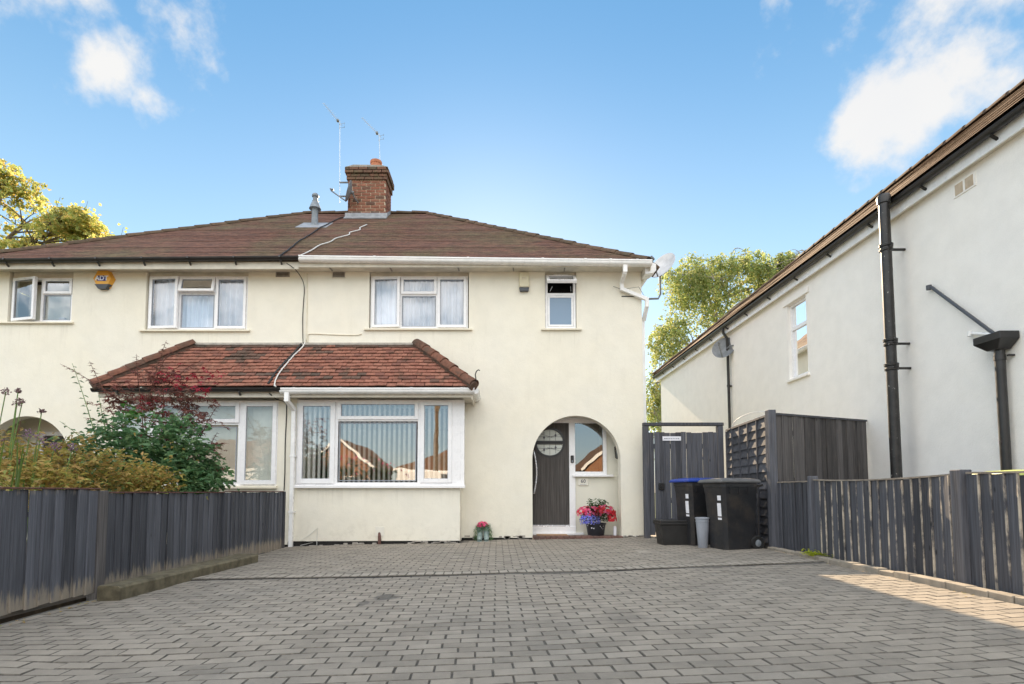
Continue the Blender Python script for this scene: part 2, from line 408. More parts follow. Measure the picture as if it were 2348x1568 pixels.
def m_roof(name, c1, c2, mossc, dark):
    """small tiles of a far roof: UV in metres"""
    n = NT(name); uv = n.tc.outputs['UV']
    br = n.N.new('ShaderNodeTexBrick'); br.offset = .5
    n.L.new(uv, br.inputs['Vector']); br.inputs['Scale'].default_value = 1.0
    br.inputs['Brick Width'].default_value = .165; br.inputs['Row Height'].default_value = .1; br.inputs['Mortar Size'].default_value = .003
    br.inputs['Color1'].default_value = (*c1, 1); br.inputs['Color2'].default_value = (*c2, 1); br.inputs['Mortar'].default_value = ((dark[0]+c2[0])/2, (dark[1]+c2[1])/2, (dark[2]+c2[2])/2, 1)
    br.inputs['Bias'].default_value = -.1; br.inputs['Mortar Smooth'].default_value = .3
    c = n.mix(n.ramp(n.noise(.55, 6, .65), .40, .68), br.outputs['Color'], mossc)
    c = n.mix(n.math('MULTIPLY', n.ramp(n.noise(3.0, 8, .7), .52, .72), .65), c, dark)
    c = n.mix(n.math('MULTIPLY', n.ramp(n.noise(9, 8, .75), .60, .74), .5), c, (mossc[0]*1.9, mossc[1]*1.8, mossc[2]*1.6))
    c = n.scale(c, n.ramp(n.noise(1, 6, .75, stretch=(5, 12, 12)), .25, .75, .55, 1.5)); c = n.scale(c, n.ramp(n.noise(24, 5, .7), .25, .75, .7, 1.3))
    c = n.mix(n.math('MULTIPLY', n.ramp(n.noise(1, 7, .8, stretch=(3, 9, 9)), .62, .72), .6), c, (.24,.19,.13))        # lichen
    n.bump(n.noise(40, 6), .6, .012); n.fin(c, .92, .2)
m_roof('roof_main', (.152,.074,.051), (.112,.060,.045), (.115,.088,.05), (.062,.043,.034))
m_roof('roof_neighbour', (.19,.125,.082), (.15,.10,.066), (.17,.12,.078), (.09,.065,.048))
m_roof('roof_opposite', (.25,.13,.07), (.19,.10,.055), (.17,.11,.06), (.10,.06,.04))
n = NT('brick_opposite'); br = n.N.new('ShaderNodeTexBrick'); mp = n.N.new('ShaderNodeMapping')
mp.inputs['Rotation'].default_value = (math.pi/2, 0, 0); n.L.new(n.pos, mp.inputs[0]); n.L.new(mp.outputs[0], br.inputs['Vector'])
br.inputs['Scale'].default_value = 1; br.inputs['Brick Width'].default_value = .225; br.inputs['Row Height'].default_value = .075; br.inputs['Mortar Size'].default_value = .008
br.inputs['Color1'].default_value = (.30,.13,.065,1); br.inputs['Color2'].default_value = (.24,.10,.055,1); br.inputs['Mortar'].default_value = (.36,.26,.18,1)
n.fin(br.outputs['Color'], .9, .2)

def m_wood(name, col, pale, wear, rnd=True, arris=False):
    """stained boards, grain along Z, stain worn off towards the ground and at the top ends"""
    n = NT(name); g = n.noise(1, 7, .65, stretch=(55, 55, 1.6)); big = n.noise(2.5, 5)
    c = n.scale(col, n.ramp(g, .25, .75, .62, 1.4))
    if rnd: c = n.scale(c, n.math('ADD', n.math('MULTIPLY', n.rnd(), .7), .65))
    z = n.xyz()[2]
    low = n.math('ADD', n.ramp(z, .33, -.02, 0, .82), n.ramp(z, .83, .925, 0, .42))
    m = n.math('ADD', low, n.math('MULTIPLY', n.math('SUBTRACT', n.noise(1, 6, .7, stretch=(26, 26, 3.5)), .5), 1.5))
    c = n.mix(n.math('MULTIPLY', n.ramp(m, .38, .78), wear), c, pale)
    kn = n.N.new('ShaderNodeTexVoronoi'); mp = n.N.new('ShaderNodeMapping'); mp.inputs['Scale'].default_value = (5, 5, 2.2); n.L.new(n.pos, mp.inputs[0]); n.L.new(mp.outputs[0], kn.inputs['Vector'])
    kn.inputs['Scale'].default_value = 1.; c = n.mix(n.ramp(kn.outputs['Distance'], .085, .03), c, (col[0]*.35, col[1]*.35, col[2]*.35))
    if arris:                                    # sunlit strip painted pale along the worn thick edge of each board
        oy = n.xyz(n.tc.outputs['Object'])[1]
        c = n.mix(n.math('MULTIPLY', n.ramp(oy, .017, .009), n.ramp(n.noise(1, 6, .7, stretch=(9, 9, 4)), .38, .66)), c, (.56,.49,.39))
    n.bump(g, .55, .004); n.fin(c, .8, .3)
m_wood('fence_slate', (.092,.097,.114), (.33,.28,.215), .8)
m_wood('fence_dark', (.080,.083,.096), (.28,.23,.18), .18)
m_wood('fence_lit_edge', (.074,.077,.089), (.30,.25,.19), .18, True, True)
m_wood('fence_brown', (.085,.080,.080), (.20,.17,.14), .25)
m_wood('door_wood', (.082,.074,.068), (.09,.08,.072), .0, False)

n = NT('paver'); sp = n.noise(130, 4, .85); mid = n.noise(4, 6, .65); pid = n.mix(.5, n.rnd(), n.island())
pidv = n.N.new('ShaderNodeSeparateColor'); n.L.new(pid, pidv.inputs[0])
c = n.mix(n.ramp(n.noise(.45, 5, .6), .38, .66), (.262,.230,.188), (.236,.212,.178))
c = n.scale(c, n.ramp(pidv.outputs[0], .05, .95, .79, 1.17)); c = n.scale(c, n.ramp(mid, .25, .75, .84, 1.12))
c = n.mix(n.math('MULTIPLY', n.ramp(sp, .60, .72), .6), c, (.50,.48,.45)); c = n.mix(n.math('MULTIPLY', n.ramp(sp, .42, .30), .6), c, (.10,.10,.10))
c = n.mix(n.math('MULTIPLY', n.ramp(n.noise(1.7, 8, .7), .57, .75), .40), c, (.12,.115,.11))
c = n.mix(n.math('MULTIPLY', n.ramp(n.noise(.9, 6, .65, stretch=(3.2, .35, 1)), .54, .74), .30), c, (.15,.142,.13))      # faint tyre tracks
c = n.mix(n.math('MULTIPLY', n.ramp(n.noise(2.6, 7, .7), .60, .72), .25), c, (.47,.42,.34))                               # sand left in the texture
def spot(x, y, rx, ry, amt):                     # oil drips
    global c
    v = n.N.new('ShaderNodeVectorMath'); v.operation = 'SUBTRACT'; n.L.new(n.pos, v.inputs[0]); v.inputs[1].default_value = (x, y, 0)
    w_ = n.N.new('ShaderNodeVectorMath'); w_.operation = 'MULTIPLY'; n.L.new(v.outputs[0], w_.inputs[0]); w_.inputs[1].default_value = (1/rx, 1/ry, 0)
    q = n.N.new('ShaderNodeVectorMath'); q.operation = 'LENGTH'; n.L.new(w_.outputs[0], q.inputs[0])
    d_ = n.math('ADD', q.outputs['Value'], n.math('MULTIPLY', n.math('SUBTRACT', n.noise(9, 5, .6), .5), 1.6)); c = n.mix(n.math('MULTIPLY', n.ramp(d_, 1.1, .7), amt), c, (.065,.062,.06))
spot(-.98, 4.82, .11, .16, .75); spot(-1.12, 4.55, .05, .12, .6); spot(.9, 3.9, .16, .22, .22); spot(1.9, 5.1, .2, .3, .18)
n.bump(n.noise(190, 5, .7), .45, .004); n.fin(c, .86, .3)
plain('paver_edge', (.125,.112,.094), .95, .3, 30, .5, 120)
plain('paver_pale', (.33,.295,.245), .9, .14, 7, .4, 150, objvar=.1)
plain('joint_sand', (.10,.092,.08), .95, .3, 25, .6, 120)
plain('kerb_stone', (.30,.265,.215), .9, .16, 8, .5, 120, objvar=.12)
n = NT('grass'); c = n.mix(n.ramp(n.noise(3, 6), .3, .7), (.05,.09,.02), (.08,.11,.03)); n.fin(c, .9, .2)

def m_leaf(name, cols, trans=.45, rough=.55):
    """leaf blades: colour by leaf, light passes through"""
    n = NT(name); N = n.N; L = n.L; r = n.island()
    c = n.mix(n.ramp(r, 0, .5), cols[0], cols[1]); c = n.mix(n.ramp(r, .55, 1.), c, cols[2])
    c = n.scale(c, n.ramp(n.noise(1.1, 3), .3, .7, .75, 1.25))
    n.fin(c, rough, .35); t = N.new('ShaderNodeBsdfTranslucent'); L.new(n.scale(c, 1.5), t.inputs[0])
    ms = N.new('ShaderNodeMixShader'); ms.inputs[0].default_value = trans
    L.new(n.b.outputs[0], ms.inputs[1]); L.new(t.outputs[0], ms.inputs[2]); L.new(ms.outputs[0], n.out.inputs[0])
m_leaf('leaf_birch', ((.18,.24,.075), (.27,.31,.10), (.40,.38,.15)), .5)
m_leaf('leaf_maple_tree', ((.27,.32,.10), (.42,.42,.13), (.55,.40,.13)), .5)
m_leaf('leaf_shrub', ((.07,.16,.065), (.11,.21,.095), (.17,.26,.11)), .35)
m_leaf('leaf_acer', ((.15,.07,.055), (.20,.072,.06), (.15,.10,.07)), .35)
m_leaf('leaf_acer_red', ((.25,.012,.03), (.32,.02,.04), (.19,.012,.025)), .35)
m_leaf('leaf_gold', ((.33,.28,.065), (.38,.25,.085), (.22,.26,.065)), .35)
m_leaf('leaf_blade', ((.09,.17,.02), (.13,.20,.03), (.10,.15,.03)), .4)
m_leaf('leaf_fresh', ((.06,.16,.03), (.05,.13,.03), (.09,.19,.04)), .3)
m_leaf('leaf_weed', ((.30,.36,.02), (.36,.38,.03), (.25,.33,.02)), .4)
m_leaf('leaf_hedge', ((.025,.05,.015), (.04,.07,.02), (.06,.08,.03)), .25)
m_leaf('seed_head', ((.16,.10,.10), (.20,.12,.12), (.13,.09,.08)), .2)
m_leaf('petal_red', ((.62,.03,.05), (.70,.06,.07), (.55,.02,.06)), .35)
m_leaf('petal_pink', ((.72,.10,.22), (.75,.16,.30), (.66,.05,.16)), .35)
m_leaf('petal_blue', ((.16,.17,.62), (.22,.24,.70), (.30,.32,.72)), .35)
m_leaf('petal_white', ((.75,.75,.78), (.8,.8,.82), (.7,.7,.75)), .3)
m_leaf('petal_mauve', ((.20,.12,.18), (.26,.17,.22), (.16,.10,.13)), .3)

# ------------------------------------------------------------------ ground, road, driveway
H_CAM = .92
def project(x, y, z):
    th = R(3.6); zz = z-.92; fw = y*math.cos(th)+zz*math.sin(th); up = -y*math.sin(th)+zz*math.cos(th)
    return (1140+1230*x/fw, 1050.6-1230*up/fw) if fw > .1 else (-9e9, 9e9)
structure('ground', MB().quad((-900,-900,-.16),(900,-900,-.16),(900,900,-.16),(-900,900,-.16)), 'grass')
structure('road', MB().quad((-120,-10.5,-.145),(120,-10.5,-.145),(120,-4.0,-.145),(-120,-4.0,-.145)), 'asphalt')
structure('pavement', MB().box(-120,120,-4.0,-.6,-.3,-.03), 'path_concrete')
structure('opposite_pavement', MB().box(-120,120,-12.6,-10.5,-.3,-.03), 'path_concrete')
structure('garden_soil', MB().box(-14,-3.80,-.6,10.2,-.3,-.05), 'soil')
structure('side_path', MB().quad((2.75,9.55,.062),(4.3,9.55,.085),(4.3,40,.085),(2.75,40,.062)), 'path_concrete')
structure('neighbour_path', MB().quad((4.14,-.6,.085),(6.2,-.6,.085),(6.2,9.5,.085),(4.14,9.5,.085)), 'path_concrete')

def row_curve(x): return .055*x + .012*x*x
def row_slope(x): return .055 + .024*x
def settle(x, y):
    d = -.030*math.exp(-((x+2.15)**2/.45 + (y-3.0)**2/.16)) + .012*math.exp(-((x+1.7)**2/.2 + (y-2.75)**2/.1))
    return d + .010*noise.noise(Vector((x*.55, y*.55, 3.1))) + .006*noise.noise(Vector((x*1.6, y*1.6, 8)))
def surf(x, y):
    lip = .017*min(1, max(0, (y-(6.02+row_curve(x)))/.01))        # the upper apron stands a little proud at the paving step
    return ground_z(x) + settle(x, y) + lip
SLOT = 6.02                                      # the paving step and its painted shade run across at row_curve(x) + SLOT
X0, X1 = -3.72, 3.87
def blocked(x, y):
    if y > 10.14 or (y > 9.64 and x < -.62): return True
    return y > 10.05 and .6 < x < 2.42
# sand bed under the blocks
bed = MB(); nx, ny = 50, 66
for j in range(ny+1):
    for i in range(nx+1):
        x = X0-.04 + (X1-X0+.06)*i/nx; y = -.6 + 10.78*j/ny; bed.v.append((x, y, surf(x, y)-.0072))
for j in range(ny):
    for i in range(nx):
        a = j*(nx+1)+i; bed.f.append((a, a+1, a+nx+2, a+nx+1))
driveway = structure('driveway', bed, 'joint_sand', smooth=True)
PAV_L, PAV_W, JNT = .1985, .0975, .0056
def paver_faces(mb, x, y, lx, ly, ang, dz, tx, ty):
    """one chamfered block: top, chamfer and short sides"""
    n = len(mb.v); ca, sa = math.cos(ang), math.sin(ang); ch = .0042
    for (e, h) in ((0, -.04), (0, -.0052), (ch, 0.)):
        for a, b in ((-1,-1),(1,-1),(1,1),(-1,1)):
            px_, py_ = a*(lx/2-e), b*(ly/2-e)
            mb.v.append((x+px_*ca-py_*sa, y+px_*sa+py_*ca, dz+h+tx*px_+ty*py_))
    for r in (0, 4):
        for k in range(4): k2 = (k+1) % 4; mb.f.append((n+r+k, n+r+k2, n+r+4+k2, n+r+4+k))
    mb.f.append((n+8, n+9, n+10, n+11))
unit = MB(); paver_faces(unit, 0, 0, PAV_L, PAV_W, 0, 0, 0, 0); unit_me = unit.mesh('paver', 'paver')
def dirt_and_shade_edges(me):
    """chamfers and sides of the blocks are caked with joint dirt"""
    me.materials.append(M['paver_edge'])
    for i, p in enumerate(me.polygons): p.material_index = 0 if i % 9 == 8 else 1
dirt_and_shade_edges(unit_me)
blocks = []
rng = random.Random(3)
yb = -.5
while yb < 9.5:                                  # border of blocks laid end to end along the left-hand fence
    blocks.append((-3.645+rng.gauss(0,.002), yb+.1, PAV_L, PAV_W, math.pi/2+rng.gauss(0,.01), surf(-3.645, yb+.1)+rng.gauss(0,.0015), rng.gauss(0,.008), rng.gauss(0,.008), False)); yb += PAV_L+JNT
def lay(y0, first, soldier=False):
    lx = PAV_W if soldier else PAV_L; ly = PAV_L if soldier else PAV_W
    x = X0 + .13 - (0 if first % 2 == 0 or soldier else .1+JNT/2)
    while x < X1:
        a, b = max(x, X0+.13), min(x+lx, X1); x += lx + JNT
        if b-a < .03: continue
        cxm = (a+b)/2; y = y0 + row_curve(cxm)
        if blocked(cxm, y): continue
        g = .9 if y < 4.5 and cxm < -.8 else .45
        tx = ((ground_z(cxm+.1)+settle(cxm+.1, y)-ground_z(cxm-.1)-settle(cxm-.1, y))/.2) + rng.gauss(0, .008)*g; ty = ((settle(cxm, y+.1)-settle(cxm, y-.1))/.2) + rng.gauss(0, .010)*g
        dip = math.exp(-((cxm+2.1)**2/.5 + (y-3.0)**2/.2))
        ang = math.atan(row_slope(cxm)) + rng.gauss(0, .006) + dip*rng.uniform(-.05, .09)
        blocks.append((cxm+rng.gauss(0,.0012), y+rng.gauss(0,.0012), b-a, ly, ang, surf(cxm, y)+rng.gauss(0,.0012), tx, ty, soldier))
step_y = PAV_W + JNT
nlow = int((SLOT-.016+.55)/step_y)
for r in range(nlow): lay(SLOT-.016-PAV_W/2-r*step_y, r)
lay(SLOT+.016+PAV_L/2, 0, True)
for r in range(42): lay(SLOT+.016+PAV_L+JNT+PAV_W/2+r*step_y, r)
def seen(b):
    u, v = project(b[0], b[1], b[5]); return b[1] > .5 and -40 < u < 2390 and v < 1620
order = sorted([b for b in blocks if seen(b) and not b[8]], key=lambda b: b[0]**2+b[1]**2)
near = set(id(b) for b in order[:300])
rest = MB(); pale = MB()
for b in blocks:
    if id(b) in near:
        o = link('paver', unit_me, driveway, (b[0], b[1], b[5])); o.scale = (b[2]/PAV_L, b[3]/PAV_W, 1)
        o.rotation_euler = (b[7], -b[6], b[4])
    else: paver_faces(pale if b[8] else rest, b[0], b[1], b[2], b[3], b[4], b[5], b[6], b[7])
o = tag(rest.build('paver', 'paver', driveway), kind='stuff'); dirt_and_shade_edges(o.data)
o = tag(pale.build('soldier_course', 'paver_pale', driveway), kind='stuff'); dirt_and_shade_edges(o.data)  # dark near sides also paint the shaded riser of the step
shade_strip = MB(); xs = [X0+(X1-X0)*i/40 for i in range(41)]
for x in xs:
    y = SLOT+row_curve(x); w = .006*noise.noise(Vector((x*1.5, 0, 5)))
    for e, h in ((-.016, -.012), (.015, .004)): shade_strip.v.append((x, y+e+w, ground_z(x)+settle(x, y)+h))
for i in range(40): shade_strip.f.append((2*i, 2*i+2, 2*i+3, 2*i+1))
shade_strip.build('riser_shade', 'dark_gap', driveway)  # near-black strip paints the shade on the riser of the paving step
cov = MB(); cov.cbox(2.0, 2.62, 7.62, 7.92, ground_z(2.3)-.02, ground_z(2.3)+.012, .004); cov.build('access_cover', 'paver_pale', driveway)

# raised block edging along the right-hand fence
kerb = tag(link('kerb', None), kind='structure')
kb = MB(); kb.cbox(-.05, .05, -.1, .1, -.08, .0, .006); kb_me = kb.mesh('kerb_block', 'kerb_stone')
y = -.4
while y < 7.7:
    o = link('kerb_block', kb_me, kerb, (3.93+rng.gauss(0,.004), y+.1, ground_z(3.93)+.052+rng.gauss(0,.004)))
    o.rotation_euler = (rng.gauss(0,.012), rng.gauss(0,.02), rng.gauss(0,.012)); y += .2045
hb = MB(); hb.box(3.885, 3.98, -.5, 7.72, -.1, ground_z(3.93)-.012); hb.build('kerb_bed', 'concrete', kerb)

# ------------------------------------------------------------------ fences
def feather_mesh(name, pitch, mat, sgn, lap=.03):
    """tapered vertical board, 1 m tall; thick edge towards -Y, face towards sgn*X"""
    w = pitch+lap; b = MB()
    b.prism([(sgn*.010, 0), (sgn*.022, .0015), (sgn*.024, .004), (sgn*.0065, w), (0, w)], 'z', 0, 1)
    return b.mesh(name, mat)
def feather_run(parent, x, y0, y1, zb, zt, pitch, mat, sgn, seed, sag=0.):
    rg = random.Random(seed); nb = max(1, round((y1-y0)/pitch)); p = (y1-y0)/nb; mes = [feather_mesh('board', p, mat, sgn, .02+.012*k) for k in range(3)]
    for i in range(nb):
        t = (i+.5)/nb; s = sag*4*t*(1-t)
        o = link('board', rg.choice(mes), parent, (x+rg.gauss(0,.0022), y0+i*p+rg.gauss(0,.004), zb+rg.uniform(-.008,.008)))
        o.scale = (rg.uniform(.85,1.2), 1, zt-s-zb+rg.uniform(-.006,.004)); o.rotation_euler = (rg.gauss(0,.004), rg.gauss(0,.004), rg.gauss(0,.012)*-sgn)
left_fence = thing('garden_fence', 'slate grey feather-edge board fence along the left side of the driveway', 'fence')
feather_run(left_fence, -3.745, 1.2, 2.85, .0, .945, .12, 'fence_slate', 1, 1)
feather_run(left_fence, -3.745, 2.95, 5.02, -.005, .94, .12, 'fence_slate', 1, 2)
feather_run(left_fence, -3.745, 5.14, 7.32, -.045, .905, .118, 'fence_slate', 1, 5)
feather_run(left_fence, -3.745, 7.42, 9.36, -.05, .918, .115, 'fence_slate', 1, 6)
for (ya, yb, z) in ((1.2,2.86,.945),(2.94,5.03,.942),(5.13,7.33,.908),(7.41,9.37,.921)):
    b = MB(); b.cbox(-3.765, -3.712, ya, yb, z+.002, z+.016, .003); b.build('capping', 'rust_cap', left_fence)
    b = MB()
    b.box(-3.80, -3.752, ya, yb, .16, .20); b.build('rail', 'grey_fence_rail', left_fence)
    b = MB(); b.box(-3.80, -3.752, ya, yb, .72, .76); b.build('rail', 'grey_fence_rail', left_fence)
for (yp, w, z, m) in ((1.15,.05,.96,'fence_slate'),(2.90,.05,.96,'fence_slate'),(5.08,.055,.935,'fence_brown'),(7.37,.05,.915,'fence_slate'),(9.40,.035,.93,'fence_dark')):
    b = MB(); b.cbox(-3.80, -3.708, yp-w, yp+w, -.12, z, .006); b.build('post', m, left_fence)

right_fence = thing('boundary_fence', 'low dark feather-edge fence with sunlit board edges along the right kerb', 'fence')
FX = 4.06
for (ya, yb, zt, sg, sd, pt) in ((-.3,2.28,1.075,.02,11,.118),(2.42,4.62,1.075,.015,12,.118),(4.78,6.86,1.065,.022,13,.118),(6.96,7.74,1.05,0,14,.085)):
    feather_run(right_fence, FX, ya, yb, .10, zt, pt, 'fence_lit_edge' if ya < 6.9 else 'fence_dark', -1, sd, sg)
    b = MB(); k = 12
    for i in range(k+1):
        t = i/k; yy = ya+(yb-ya)*t; s = sg*4*t*(1-t)
        for dx in (-.030, .03):
            for dz in (.002, .018): b.v.append((FX+dx, yy, zt-s+dz))
    for i in range(k):
        a = 4*i; c = a+4; b.f += [(a,c,c+1,a+1),(a+1,c+1,c+3,a+3),(a+3,c+3,c+2,a+2),(a+2,c+2,c,a)]
    b.f += [(0,1,3,2), (4*k,4*k+2,4*k+3,4*k+1)]
    b.build('capping', 'sunlit_capping', right_fence)
    for zr in (.3, .82):
        b = MB(); b.box(FX+.002, FX+.05, ya, yb, zr, zr+.045); b.build('rail', 'grey_fence_rail', right_fence)
for (yp, w, zt) in ((2.35,.055,1.13),(4.70,.058,1.115),(6.91,.035,1.125)):
    b = MB(); b.cbox(FX-.055, FX+.05, yp-w, yp+w, .0, zt, .006); b.build('post', 'fence_dark', right_fence)

# tall post with the lapped panel running back to the gate
lap = thing('lap_fence_panel', 'tall overlapping slat fence panel behind the wheelie bins', 'fence panel')
b = MB(); b.cbox(3.95, 4.06, 7.76, 7.87, .0, 2.12, .006); b.build('post', 'fence_dark', lap)
A, B = Vector((4.02, 7.87, 0)), Vector((4.24, 9.84, 0)); nrm = Vector((-(B-A).y, (B-A).x, 0)).normalized()
rg = random.Random(21); ns = 14; zb0, zt0 = .16, 2.02
for i in range(ns):
    z = zb0 + (zt0-zb0)*i/ns; hh = (zt0-zb0)/ns + .04; b = MB(); k = 14; ph = rg.uniform(0, 9)
    for j in range(k+1):
        p = A.lerp(B, j/k); w = .007*noise.noise(Vector((j*.45, ph, 0)))
        for (oz, off) in ((w, .030), (hh, .004), (hh, -.004), (w, .020)):
            q = p + nrm*off; b.v.append((q.x, q.y, z+oz))
    for j in range(k):
        a = 4*j; c = a+4; b.f += [(a,c,c+1,a+1),(a+1,c+1,c+2,a+2),(a+2,c+2,c+3,a+3),(a+3,c+3,c,a)]
    b.f += [(0,1,2,3), (4*k+3,4*k+2,4*k+1,4*k)]
    b.build('slat', 'fence_dark', lap)
for t in (.03, .22, .42, .62, .82, .985):
    p = A.lerp(B, t); b = MB(); q0 = p+nrm*.030; b.bar((q0.x,q0.y,.12),(q0.x,q0.y,2.03), .02, .035, up=nrm); b.build('batten', 'fence_dark', lap)
b = MB(); b.bar((A.x,A.y,2.055),(B.x,B.y,2.055), .07, .03); b.build('capping', 'fence_dark', lap)
b = MB(); b.bar((A.x+.0,A.y,.10),(B.x,B.y,.10), .04, .16); b.build('gravel_board', 'fence_brown', lap)

# side gate
gate = thing('side_gate', 'dark boarded side gate between the house corner and the fence', 'gate')
GY = 9.88
for xa, xb in ((2.69,2.79),(4.06,4.16)):
    b = MB(); b.cbox(xa, xb, GY-.05, GY+.05, .02, 2.14, .006); b.build('post', 'fence_dark', gate)
b = MB(); b.cbox(2.69, 4.17, GY-.06, GY+.045, 2.142, 2.20, .005); b.build('lintel', 'fence_dark', gate)
x = 2.793; rg = random.Random(5); i = 0
while x < 4.03:
    w = min(.094+rg.uniform(-.004,.004), 4.057-x); gp = .003 if i % 3 else .009
    b = MB(); b.cbox(x, x+w, GY-.02+rg.uniform(-.002,.002), GY+.002, .13+rg.uniform(-.01,.01), 2.02+.01*math.sin(i*1.3), .004); b.build('board', 'fence_dark', gate)
    x += w+gp; i += 1
for z in (.35, 1.72):
    b = MB(); b.box(2.80, 4.05, GY+.004, GY+.04, z, z+.09); b.build('ledge', 'fence_dark', gate)
b = MB(); b.bar((2.97,GY+.022,.46),(3.9,GY+.022,1.70), .035, .08, up=(0,1,0)); b.build('brace', 'fence_dark', gate)
b = MB(); b.cbox(2.955, 3.06, GY-.05, GY-.021, .96, 1.09, .008); b.lathe([(.0,-.02),(.018,-.02),(.018,.02),(0,.02)], (3.0, GY-.06, 1.02), 10, 'y'); b.build('latch', 'black_iron', gate)
sg = thing('gate_sign', 'small white rectangular notice fixed to the top of the side gate', 'sign')
b = MB(); b.cbox(3.045, 3.385, GY-.034, GY-.026, 1.865, 1.945, .002); b.build('sign_plate', 'white_print', sg)
for i in range(9):
    b = MB(); b.box(3.07+.032*i, 3.07+.032*i+rg.uniform(.016,.028), GY-.0365, GY-.0345, 1.896, 1.913); b.build('lettering', 'grey_plastic', sg)

tall = thing('board_fence_panel', 'tall brownish vertical board panel joining the tall post to the neighbouring wall', 'fence panel')
A, B = Vector((4.07, 7.83, 0)), Vector((5.93, 8.60, 0)); d = (B-A).normalized(); nb = 17; rg = random.Random(8)
for i in range(nb):
    p = A.lerp(B, i/nb); q = A.lerp(B, (i+1)/nb) - d*.003; o_ = Vector((d.y,-d.x,0))*(rg.uniform(0,.006)+ (.012 if i % 2 else 0))
    b = MB(); b.bar((p+o_)+Vector((0,0,1.075)), (q+o_)+Vector((0,0,1.075)), .018, 1.95+rg.uniform(-.01,.01)); b.build('board', 'fence_brown', tall)
b = MB(); b.bar(A+Vector((0,0,2.065)), B+Vector((0,0,2.065)), .07, .028); b.build('capping', 'fence_dark', tall)
for z in (.4, 1.1, 1.8):
    b = MB(); o_ = Vector((-d.y,d.x,0))*.035; b.bar(A+o_+Vector((0,0,z)), B+o_+Vector((0,0,z)), .04, .07); b.build('rail', 'grey_fence_rail', tall)

# mossy sleeper beside the left fence
sl = MB(); k = 16
for i in range(k+1):
    t = i/k; y = 4.92+2.55*t; w = .006*noise.noise(Vector((t*5,1,1))); xa, xb = -3.62+.03*t, -3.42+.12*t; z = .07+.012*noise.noise(Vector((t*4,2,2)))
    g = ground_z(-3.5)
    for (x, zz) in ((xa, g-.02), (xb+w, g-.02), (xb+w+.004, z-.02), (xb-.014, z), (xa+.012, z+.004), (xa, z-.012)): sl.v.append((x, y, zz))
for i in range(k):
    for j in range(6): j2 = (j+1) % 6; sl.f.append((6*i+j, 6*i+j2, 6*i+6+j2, 6*i+6+j))
sl.f += [tuple(range(5,-1,-1)), tuple(6*k+j for j in range(6))]
tag(sl.build('timber_sleeper', 'sleeper_wood', smooth=40), 'weathered mossy timber sleeper lying along the foot of the left fence', 'sleeper')

# ------------------------------------------------------------------ house parts
def wall_front(mb, x0, x1, z0, z1, y, depth, holes, arch=None):
    """front sheet of a wall with openings and their reveals"""
    hs = list(holes); arc = None
    if arch:
        xc, r, zs, zb = arch; arc = (xc-r, xc+r, zb, zs+r); hs.append(arc)
    xs = sorted({x0, x1, *[h[0] for h in hs], *[h[1] for h in hs]}); zs_ = sorted({z0, z1, *[h[2] for h in hs], *[h[3] for h in hs]})
    for i in range(len(xs)-1):
        for j in range(len(zs_)-1):
            xm = (xs[i]+xs[i+1])/2; zm = (zs_[j]+zs_[j+1])/2
            if any(h[0] < xm < h[1] and h[2] < zm < h[3] for h in hs): continue
            mb.quad((xs[i],y,zs_[j]),(xs[i+1],y,zs_[j]),(xs[i+1],y,zs_[j+1]),(xs[i],y,zs_[j+1]))
    for h in hs:
        if h is arc: continue
        a, b, c, d = h; Y = y+depth
        mb.quad((a,y,c),(a,Y,c),(a,Y,d),(a,y,d)); mb.quad((b,y,c),(b,y,d),(b,Y,d),(b,Y,c))
        mb.quad((a,y,d),(a,Y,d),(b,Y,d),(b,y,d)); mb.quad((a,y,c),(b,y,c),(b,Y,c),(a,Y,c))
    if arch:
        Y = y+depth; n = 40; top = zs+r
        P_ = [(xc-r*math.cos(math.pi*i/n), zs+r*math.sin(math.pi*i/n)) for i in range(n+1)]
        for i in range(n):
            (a, za), (b, zb_) = P_[i], P_[i+1]
            if top-za > 1e-4 or top-zb_ > 1e-4: mb.quad((a,y,za),(b,y,zb_),(b,y,top),(a,y,top))
            mb.quad((a,y,za),(a,Y,za),(b,Y,zb_),(b,y,zb_))
            if top-za > 1e-4 or top-zb_ > 1e-4: mb.quad((a,Y,za),(a,Y,top),(b,Y,top),(b,Y,zb_))
        for s in (-1, 1): mb.quad((xc+s*r,y,zb),(xc+s*r,Y,zb),(xc+s*r,Y,zs),(xc+s*r,y,zs))

def sash(parent, xa, xb, za, zb, yf, glass, w=.052, hinge=None, ang=0, mat='upvc', vent=False):
    """opening casement with its pane; hinge 'top' or 'left' swings it outwards"""
    b = MB(); b.frame(xa, xb, za, zb, yf-.018, yf+.04, w)
    g = MB(); g.quad((xa+w,yf+.009,za+w),(xb-w,yf+.009,za+w),(xb-w,yf+.009,zb-w),(xa+w,yf+.009,zb-w))
    bead = MB(); bead.frame(xa+w-.008, xb-w+.008, za+w-.008, zb-w+.008, yf-.006, yf+.004, .014)
    pts = [b, g, bead]
    if vent:
        v = MB(); xm = (xa+xb)/2; v.cbox(xm-.14, xm+.14, yf-.030, yf-.019, zb-.034, zb-.018, .003); pts.append(v)
    if ang:
        if hinge == 'top': T = Matrix.Translation((0, yf, zb)) @ Matrix.Rotation(R(-ang), 4, 'X') @ Matrix.Translation((0, -yf, -zb))
        else: T = Matrix.Translation((xa, yf, 0)) @ Matrix.Rotation(R(-ang), 4, 'Z') @ Matrix.Translation((-xa, -yf, 0))
        for p in pts: p.xform(T)
    s = bevel(b.build('casement', mat, parent), .004); bead.build('glazing_bead', 'grey_plastic', parent); g.build('pane', glass, parent)
    if vent: pts[3].build('trickle_vent', mat, parent)
    return s
